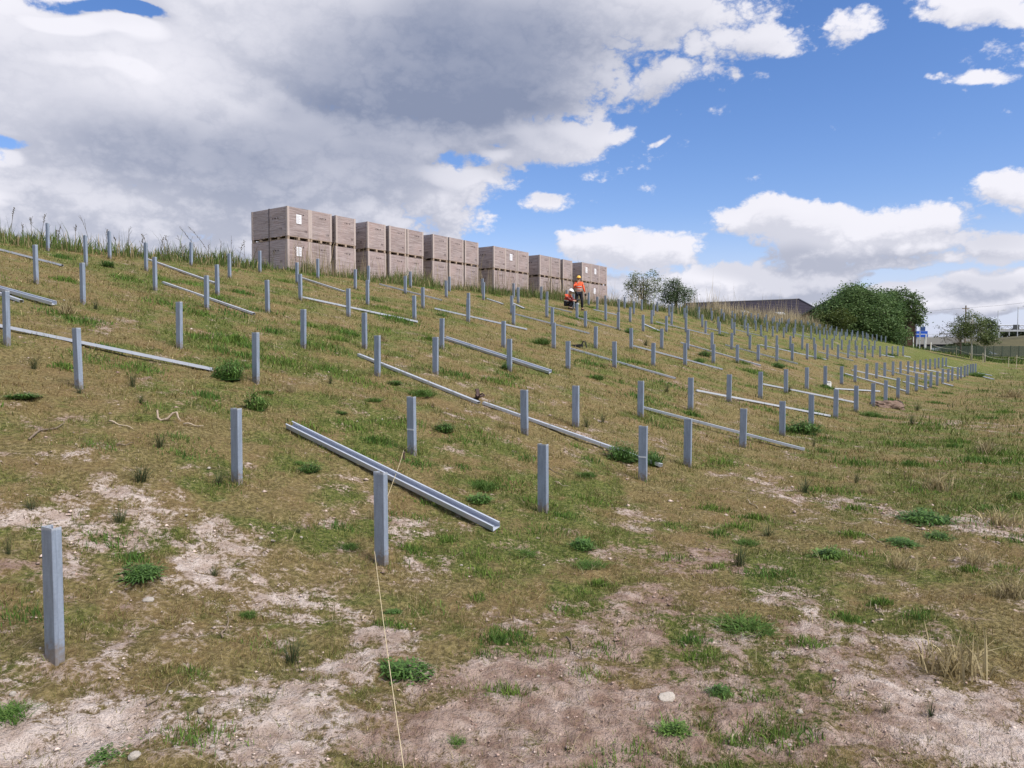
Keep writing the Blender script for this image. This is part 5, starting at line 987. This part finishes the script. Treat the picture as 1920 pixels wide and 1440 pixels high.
# ------------------------------------------------------------------ buildings behind the hill
def pt(px, py, y):                                           # bearing and elevation as slopes -> point at depth y
    return (px*y, y, EYE+py*y)
ROOFB = simple('dark blue grey roof sheet', (.036,.032,.043), .95, 0., .12, 3, spec=.08); RIDGE = simple('roof trim', (.035,.035,.045), .6, 0, .1)
CLAD = simple('dark wall cladding', (.09,.09,.10), .7, 0, .1, 2); GLASSW = simple('pale skylight', (.50,.52,.54), .5, 0, .05, spec=.5)
def barn():
    # long roof: near gable end at the right, ridge running away to the left
    R1 = Vector(pt(.3785, .0712, 135)); R0 = Vector(pt(.228, .0655, 131))       # ridge ends
    d = (R0-R1); L = d.length; d.normalize(); down = Vector((d.y, -d.x, 0)).normalized(); 
    if down.y > 0: down = -down
    t = empty('barn', (R1.x, R1.y, 0), 0, label='long barn with dark blue grey roof showing behind the crest', cat='barn')
    o = Vector((R1.x, R1.y, 0)); wslope = 11.0; pit = .36; sides = []
    n = 13                                                      # overlapping courses of roof sheet
    for sgn, dn in ((1, down), (-1, -down)):
        for k in range(n if sgn > 0 else 1):
            a0, a1 = (wslope*k/n, wslope*(k+1)/n+.12) if sgn > 0 else (0, wslope*.9)
            z0, z1 = R1.z-a0*pit+.05, R1.z-a1*pit+.0+.03
            P = [R1+dn*a0, R0+dn*a0, R0+dn*a1, R1+dn*a1]; Z = [z0-.0, R0.z-a0*pit+.05, R0.z-a1*pit+.13, z1+.10]
            V = [(p.x-o.x, p.y-o.y, z) for p, z in zip(P, Z)]; V += [(x, y, z-.09) for x, y, z in V]
            mb = MB().add(V, [(0,1,2,3),(7,6,5,4),(0,4,5,1),(1,5,6,2),(2,6,7,3),(3,7,4,0)])
            link('roof_course' if sgn > 0 else 'rear_roof', mb.mesh('roof_course'), ROOFB, t)
    rb_ = MB().tube([tuple(R1-o+Vector((0,0,.12))), tuple(R0-o+Vector((0,0,.12)))], .16, 6).build('ridge', RIDGE, t)
    # gable trim and wall
    e1 = R1+down*wslope; e2 = R1-down*wslope*.9
    MB().tube([tuple(e1-o-Vector((0,0,wslope*pit-.1))), tuple(R1-o+Vector((0,0,.15))), tuple(e2-o-Vector((0,0,wslope*.9*pit-.1)))], .17, 6).build('verge_board', RIDGE, t)
    zb = 0.; f1 = R1+down*(wslope-.5); f2 = R1-down*(wslope*.85); g1 = R0+down*(wslope-.5); ze = R1.z-(wslope-.5)*pit-.25; zf = R1.z-wslope*.85*pit-.25; zg = R0.z-(wslope-.5)*pit-.25
    V = [(f1.x-o.x,f1.y-o.y,zb),(f2.x-o.x,f2.y-o.y,zb),(f2.x-o.x,f2.y-o.y,zf),(R1.x-o.x,R1.y-o.y,R1.z-.25),(f1.x-o.x,f1.y-o.y,ze),(g1.x-o.x,g1.y-o.y,zb),(g1.x-o.x,g1.y-o.y,zg)]
    link('wall', MB().add(V, [(0,1,2,3,4),(5,0,4,6)]).mesh('wall'), CLAD, t)
    for u, a in ((.36,7.4),(.62,6.0),(.74,6.0)):
        c = R1+d*(L*u)+down*a; z = R1.z*(1-u)+R0.z*u-a*pit+.13
        s1 = d*.75; s2 = down*.55
        V = [(q.x-o.x, q.y-o.y, z+dz) for q, dz in ((c-s1-s2,.55*pit),(c+s1-s2,.55*pit),(c+s1+s2,-.55*pit),(c-s1+s2,-.55*pit))]; V = [(x,y,zz+.12) for x,y,zz in V]+V
        link('skylight', MB().add(V, [(0,1,2,3),(7,6,5,4),(0,4,5,1),(1,5,6,2),(2,6,7,3),(3,7,4,0)]).mesh('skylight'), GLASSW, t)
barn()
BRICK = simple('brown brick', (.13,.075,.055), .85, 0, .2, 3); TILE = simple('dark green grey roof tile', (.045,.055,.052), .7, 0, .15, 4)
def house():
    y = 112; cx_ = .4545*y; zp = EYE+.0895*y; hw = .0725*y; dep = 12; pit = .56; ze = zp-hw*pit; x1 = hw
    t = empty('brick_house', (cx_, y, 0), -.40, label='brick house with steep dark gable hidden behind the dark shrubs', cat='house')
    MB().prism([(-hw+.3,0),(hw-.3,0),(hw-.3,ze),(0,zp-.25),(-hw+.3,ze)], 0, dep, 'y').build('wall', BRICK, t)
    for sg in (-1, 1):
        V = [(0,-.5,zp),(sg*(hw+.3),-.5,ze-.15),(sg*(hw+.3),dep+.5,ze-.15),(0,dep+.5,zp)]; V = V+[(x,yy,z+.22) for x,yy,z in V]
        link('roof', MB().add(V, [(3,2,1,0),(4,5,6,7),(0,1,5,4),(1,2,6,5),(2,3,7,6),(3,0,4,7)]).mesh('roof'), TILE, t)
    MB().tube([(-hw-.35,-.55,ze-.2),(0,-.55,zp+.12),(hw+.35,-.55,ze-.2)], .13, 6).build('verge_board', TILE, t)
    MB().tube([(hw-.22,-.12,1),(hw-.22,-.12,ze-.3)], .07, 6).build('downpipe', RIDGE, t)
house()
# ------------------------------------------------------------------ motorway: bridge, embankment, gantry, lamps, sign
CONC = simple('grey concrete', (.27,.26,.25), .85, 0, .15, 1.5); DARKC = simple('dark steel girder', (.035,.035,.055), .7, 0, .1)
RAILM = simple('grey guard rail', (.42,.43,.45), .5, .3, .08); POLE = simple('pale lamp pole', (.50,.51,.52), .5, .3, .05)
def bridge():
    y = 195; x0, x1 = .44*y, .625*y; z = lambda p: EYE+p*y
    t = empty('motorway_bridge', (x0, y, 0), 0, label='grey concrete motorway bridge crossing behind the house and young trees', cat='bridge')
    L = x1-x0
    MB().box(0, L, 0, 9, z(.0128), z(.0222)).build('parapet', CONC, t)
    MB().box(0, L, .5, 8.5, z(.0100), z(.0126)).build('girder', DARKC, t)
    for xx in (L*.45, L*.62, L*.86): MB().box(xx-.6, xx+.6, 1.5, 7, 0, z(.0102)).build('pier', CONC, t)
    r = MB()
    k = 0.
    rails_ = [MB().box(0, L, .2, .28, z(p), z(p)+.10).build('rail', RAILM, t) for p in (.0232, .0258)]
    xx = 0
    pm = MB().box(-.06,.06,.2,.3,z(.0222),z(.0268)).mesh('baluster')
    while xx < L: o = link('baluster', pm, RAILM, t); o.location.x = xx; xx += 2.4
bridge()
def embankment():
    y0, y1 = 165, 215; V = []; F = []; n = 60; rows = [(-22, 0),(-14,.12),(-7,.5),(-1.5,.93),(0,1.0),(14,1.0),(20,.6)]
    for i in range(n+1):
        x = 114+(330-114)*i/n; top = np.interp(x, [114,124,140,330], [4.6,5.6,6.9,7.6])
        for (dy_, f) in rows:
            yy = 190+dy_-.0*x; g = float(terrain(x, yy)); V.append((x, yy, g-.3+(top-g+.3)*f+(.25*float(vnoise(np.array(x*.3), np.array(yy*.3), 4)) if 0 < f < 1 else 0)))
    k = len(rows)
    for i in range(n):
        for j in range(k-1): F.append((i*k+j, (i+1)*k+j, (i+1)*k+j+1, i*k+j+1))
    me = bpy.data.meshes.new('embankment'); me.from_pydata(V, [], F); me.polygons.foreach_set('use_smooth', [True]*len(F))
    tag(link('embankment', me, simple('dry grass bank', (.080,.072,.036), .95, 0, .35, .6, .5, 3)), kind='structure')
    t = empty('guard_rail', (120, 188.4, 0), 0, label='grey motorway guard rail along the top of the bank at the right', cat='guard rail')
    MB().box(0, 200, 0, .1, 7.35, 7.7).build('rail', RAILM, t)
    pm = MB().box(-.08,.08,.1,.22,6.3,7.68).mesh('rail_post')
    for i in range(51): o = link('rail_post', pm, RAILM, t); o.location.x = i*4.
embankment()
DARKF = simple('dark distant foliage', (.02,.03,.022), .9, 0, .2)
for i, (b_, w_) in enumerate(((.672,7),(.690,5),(.652,5))):
    tree('roadside_shrub', f'dark roadside shrub behind the guard rail, {("right","far right","left")[i]} one', 'shrub', (b_*212, 212, 6.2), 1.2, .1, [(0,0,1.0,w_*.5,1.4,1.1),(w_*.25,0,1.3,w_*.3,1.2,1.0)], 40, 1500, .55, (.018,.028,.018), (.05,.062,.03), BARKM, 'roadside shrubs behind the guard rail', 40+i, nlimb=6, spread=.35)
def gantry():
    y = 205; x0, x1 = .6445*y, .80*y; z = lambda p: EYE+p*y
    t = empty('sign_gantry', (x0, y, 0), 0, label='grey lattice sign gantry spanning the motorway at the right edge', cat='gantry')
    L = x1-x0; za, zb = z(.0325), z(.0378)
    for zz in (za, zb):
        for yy in (0, 1.2): MB().tube([(0,yy,zz),(L,yy,zz)], .11, 5).build('chord', RAILM, t)
    br = MB(); xx = 0; k = 0
    while xx < L-1.3:
        for yy in (0, 1.2): br.tube([(xx,yy,za if k % 2 else zb),(xx+1.3,yy,zb if k % 2 else za)], .05, 4)
        xx += 1.3; k += 1
    br.build('lattice', RAILM, t)
    for xx in (0.1, L-.1): MB().box(xx-.25, xx+.25, .2, .9, 5.5, zb).build('leg', RAILM, t)
    for xx in (4.3, 8.0, 12.0): MB().box(xx-.75, xx+.75, -.5, -.2, za-.1, zb+.15).build('matrix_sign', simple('dark matrix sign', (.05,.055,.06), .6), t)
gantry()
def lamp(b_, y, ztop, zb, label, arms=2, side=1):
    t = empty('street_lamp', (b_*y, y, zb), 0, label=label, cat='street lamp', group='motorway lamps')
    H = ztop-zb; MB().tube([(0,0,0),(0,0,H)], [.13,.08], 6).build('pole', POLE, t)
    for k in range(arms):
        sg = side if k == 0 else -side
        MB().tube([(0,0,H-.05),(sg*1.5,0,H+.15)], .05, 5).build('arm', POLE, t)
        MB().box(min(sg*1.3,sg*2.2), max(sg*1.3,sg*2.2), -.15, .15, H+.1, H+.24).build('lamp_head', POLE, t)
lamp(.6422, 208, EYE+.0572*208, 5, 'motorway lamp with one arm above the right young tree', 1)
lamp(.6685, 200, EYE+.0622*200, 6, 'taller motorway lamp near the right edge of the picture', 1)
lamp(.690, 230, EYE+.060*230, 6, 'distant motorway lamp beyond the right edge', 2)
BLUE = simple('blue sign face', (.012,.075,.42), .45, 0, .05); PALE = simple('pale sign trim', (.65,.68,.72), .5)
def sign():
    y = 185; z = lambda p: EYE+p*y
    t = empty('motorway_sign', (.5415*y, y, 0), 0, label='blue motorway sign with stepped top above the bridge', cat='road sign')
    MB().box(-.0090*y, .0080*y, -.1, .1, z(.0222), z(.0302)).build('lower_panel', BLUE, t)
    MB().box(-.0020*y, .0048*y, -.1, .1, z(.0304), z(.0360)).build('upper_panel', simple('dark blue sign face', (.02,.05,.17), .5, 0, .05), t)
    MB().box(-.0086*y, .0076*y, -.115, -.102, z(.0258), z(.0264)).build('trim_line', PALE, t)
    for xx in (-.0055*y, .005*y): MB().box(xx-.1, xx+.1, .11, .3, 0, z(.03)).build('leg', RAILM, t)
sign()
lamp(.5395, 180, EYE+.0372*180, 2, 'pale slim pole standing in front of the blue sign', 0)
# ------------------------------------------------------------------ power line
def powerline():
    y = 150; bx_ = .5995*y; zt = EYE+.0640*y
    t = empty('utility_pole', (bx_, y, 0), 0, label='dark wooden utility pole rising out of the young tree', cat='utility pole')
    MB().tube([(0,0,0),(0,0,zt)], [.16,.12], 7).build('pole', BARK, t); MB().box(-.7,.7,-.06,.06,zt-.7,zt-.55).build('crossarm', BARK, t)
    A = Vector((bx_, y, zt-.45)); WIRE = simple('dark wire', (.03,.03,.035), .6)
    for k, B in enumerate((Vector(pt(.44, .051, 190)), Vector(pt(.80, .088, 110)))):
        pts = []
        for i in range(21):
            u = i/20; p = A.lerp(B, u); p.z -= (1.0 if k else .6)*4*u*(1-u)*.5; pts.append(p)
        tag(MB().tube(pts, .016, 4).build('power_line', WIRE), ('thin power line running left from the utility pole','thin power line running right from the utility pole')[k], 'power line')
powerline()
# ------------------------------------------------------------------ tape barrier, stakes and mesh fence at the end of the field
TAPE_ = simple('pale rope', (.50,.47,.36), .8, 0, .1); STK = simple('pale wooden stake', (.48,.42,.30), .85, 0, .2, 8); WPOST = simple('white post', (.66,.67,.66), .6, 0, .05)
ST = [(45.6,82.3),(46.2,78.5),(46.9,75.2),(48.0,73.0),(46.5,69.6),(48.3,65.5),(50.2,61)]
SH = [.95,1.0,1.0,.9,1.25,1.0,1.0]
for i, ((x, y), h) in enumerate(zip(ST, SH)):
    z = float(terrain(x, y)); mb = MB().tube([(0,0,-.2),(RNG.normal(0,.03),0,h)], .03, 5)
    tag(mb.build('stake', STK, None, (x, y, z)), f'pale wooden stake holding the rope barrier, {nth(i+1)} from its far end', 'stake', 'stakes of the rope barrier')
for i in range(len(ST)-1):
    (x0, y0), (x1, y1) = ST[i], ST[i+1]; p0 = Vector((x0, y0, float(terrain(x0, y0))+SH[i]*.82)); p1 = Vector((x1, y1, float(terrain(x1, y1))+SH[i+1]*.82)); pts = []
    for k in range(9):
        u = k/8; p = p0.lerp(p1, u); p.z -= .35*4*u*(1-u)*.5; pts.append(p)
    tag(MB().tube(pts, .016, 5).build('barrier_rope', TAPE_), f'pale rope of the field barrier, {nth(i+1)} length from its far end', 'rope', 'ropes of the field barrier')
for i, (b_, y_, h_, r_) in enumerate(((.5475,95,2.2,.05),(.5545,98,1.5,.045),(.531,103,2.3,.05))):
    x = b_*y_; MBo = MB().box(-r_, r_, -r_, r_, 0, h_); MBo.prism([(-r_,-r_),(r_,-r_),(r_*.5,r_),(-r_*.5,r_)], h_, h_+.03)
    tag(MBo.build('marker_post', WPOST, None, (x, y_, float(terrain(x, y_))-.1)), ('tall white marker post in front of the bridge','shorter white marker post right of the tall one','white post beside the brick house corner','low white post left of the house corner post')[i], 'marker post', 'white marker posts below the bridge')
FENM = simple('dark green fence mesh', (.045,.065,.048), .7, 0, .1)
def fence():
    x = 84.0; y = 139.; n = 22; step = 1.55
    t = empty('mesh_fence', (x, y, 0), 0, label='dark green mesh fence along the far side of the field', cat='fence')
    pm = MB().box(-.05,.05,-.05,.05,0,2.1).mesh('fence_post'); pn = MB(); 
    k = 0
    zz = .02
    while zz < 2.0: pn.box(.05, step-.05, -.008, .008, zz, zz+.055); zz += .085
    for k in range(15): pn.box(.05+(step-.1)*k/14.-.012, .05+(step-.1)*k/14.+.012, .009, .02, 0, 2.02)
    pn = pn.mesh('mesh_panel')
    for i in range(-5, n):
        xx = i*step; g = float(terrain(x+xx, y))
        o = link('fence_post', pm, FENM, t); o.location = (xx, 0, g)
        if i < n-1: o = link('mesh_panel', pn, FENM, t); o.location = (xx, 0, g)
fence()
# bright grass in the far field
strip('far_field_grass', 24000, 95, 150, -26, 20, (.12,.30), (.06,.14), (.045,.085,.018), (.105,.155,.035), 213, straw=.05)
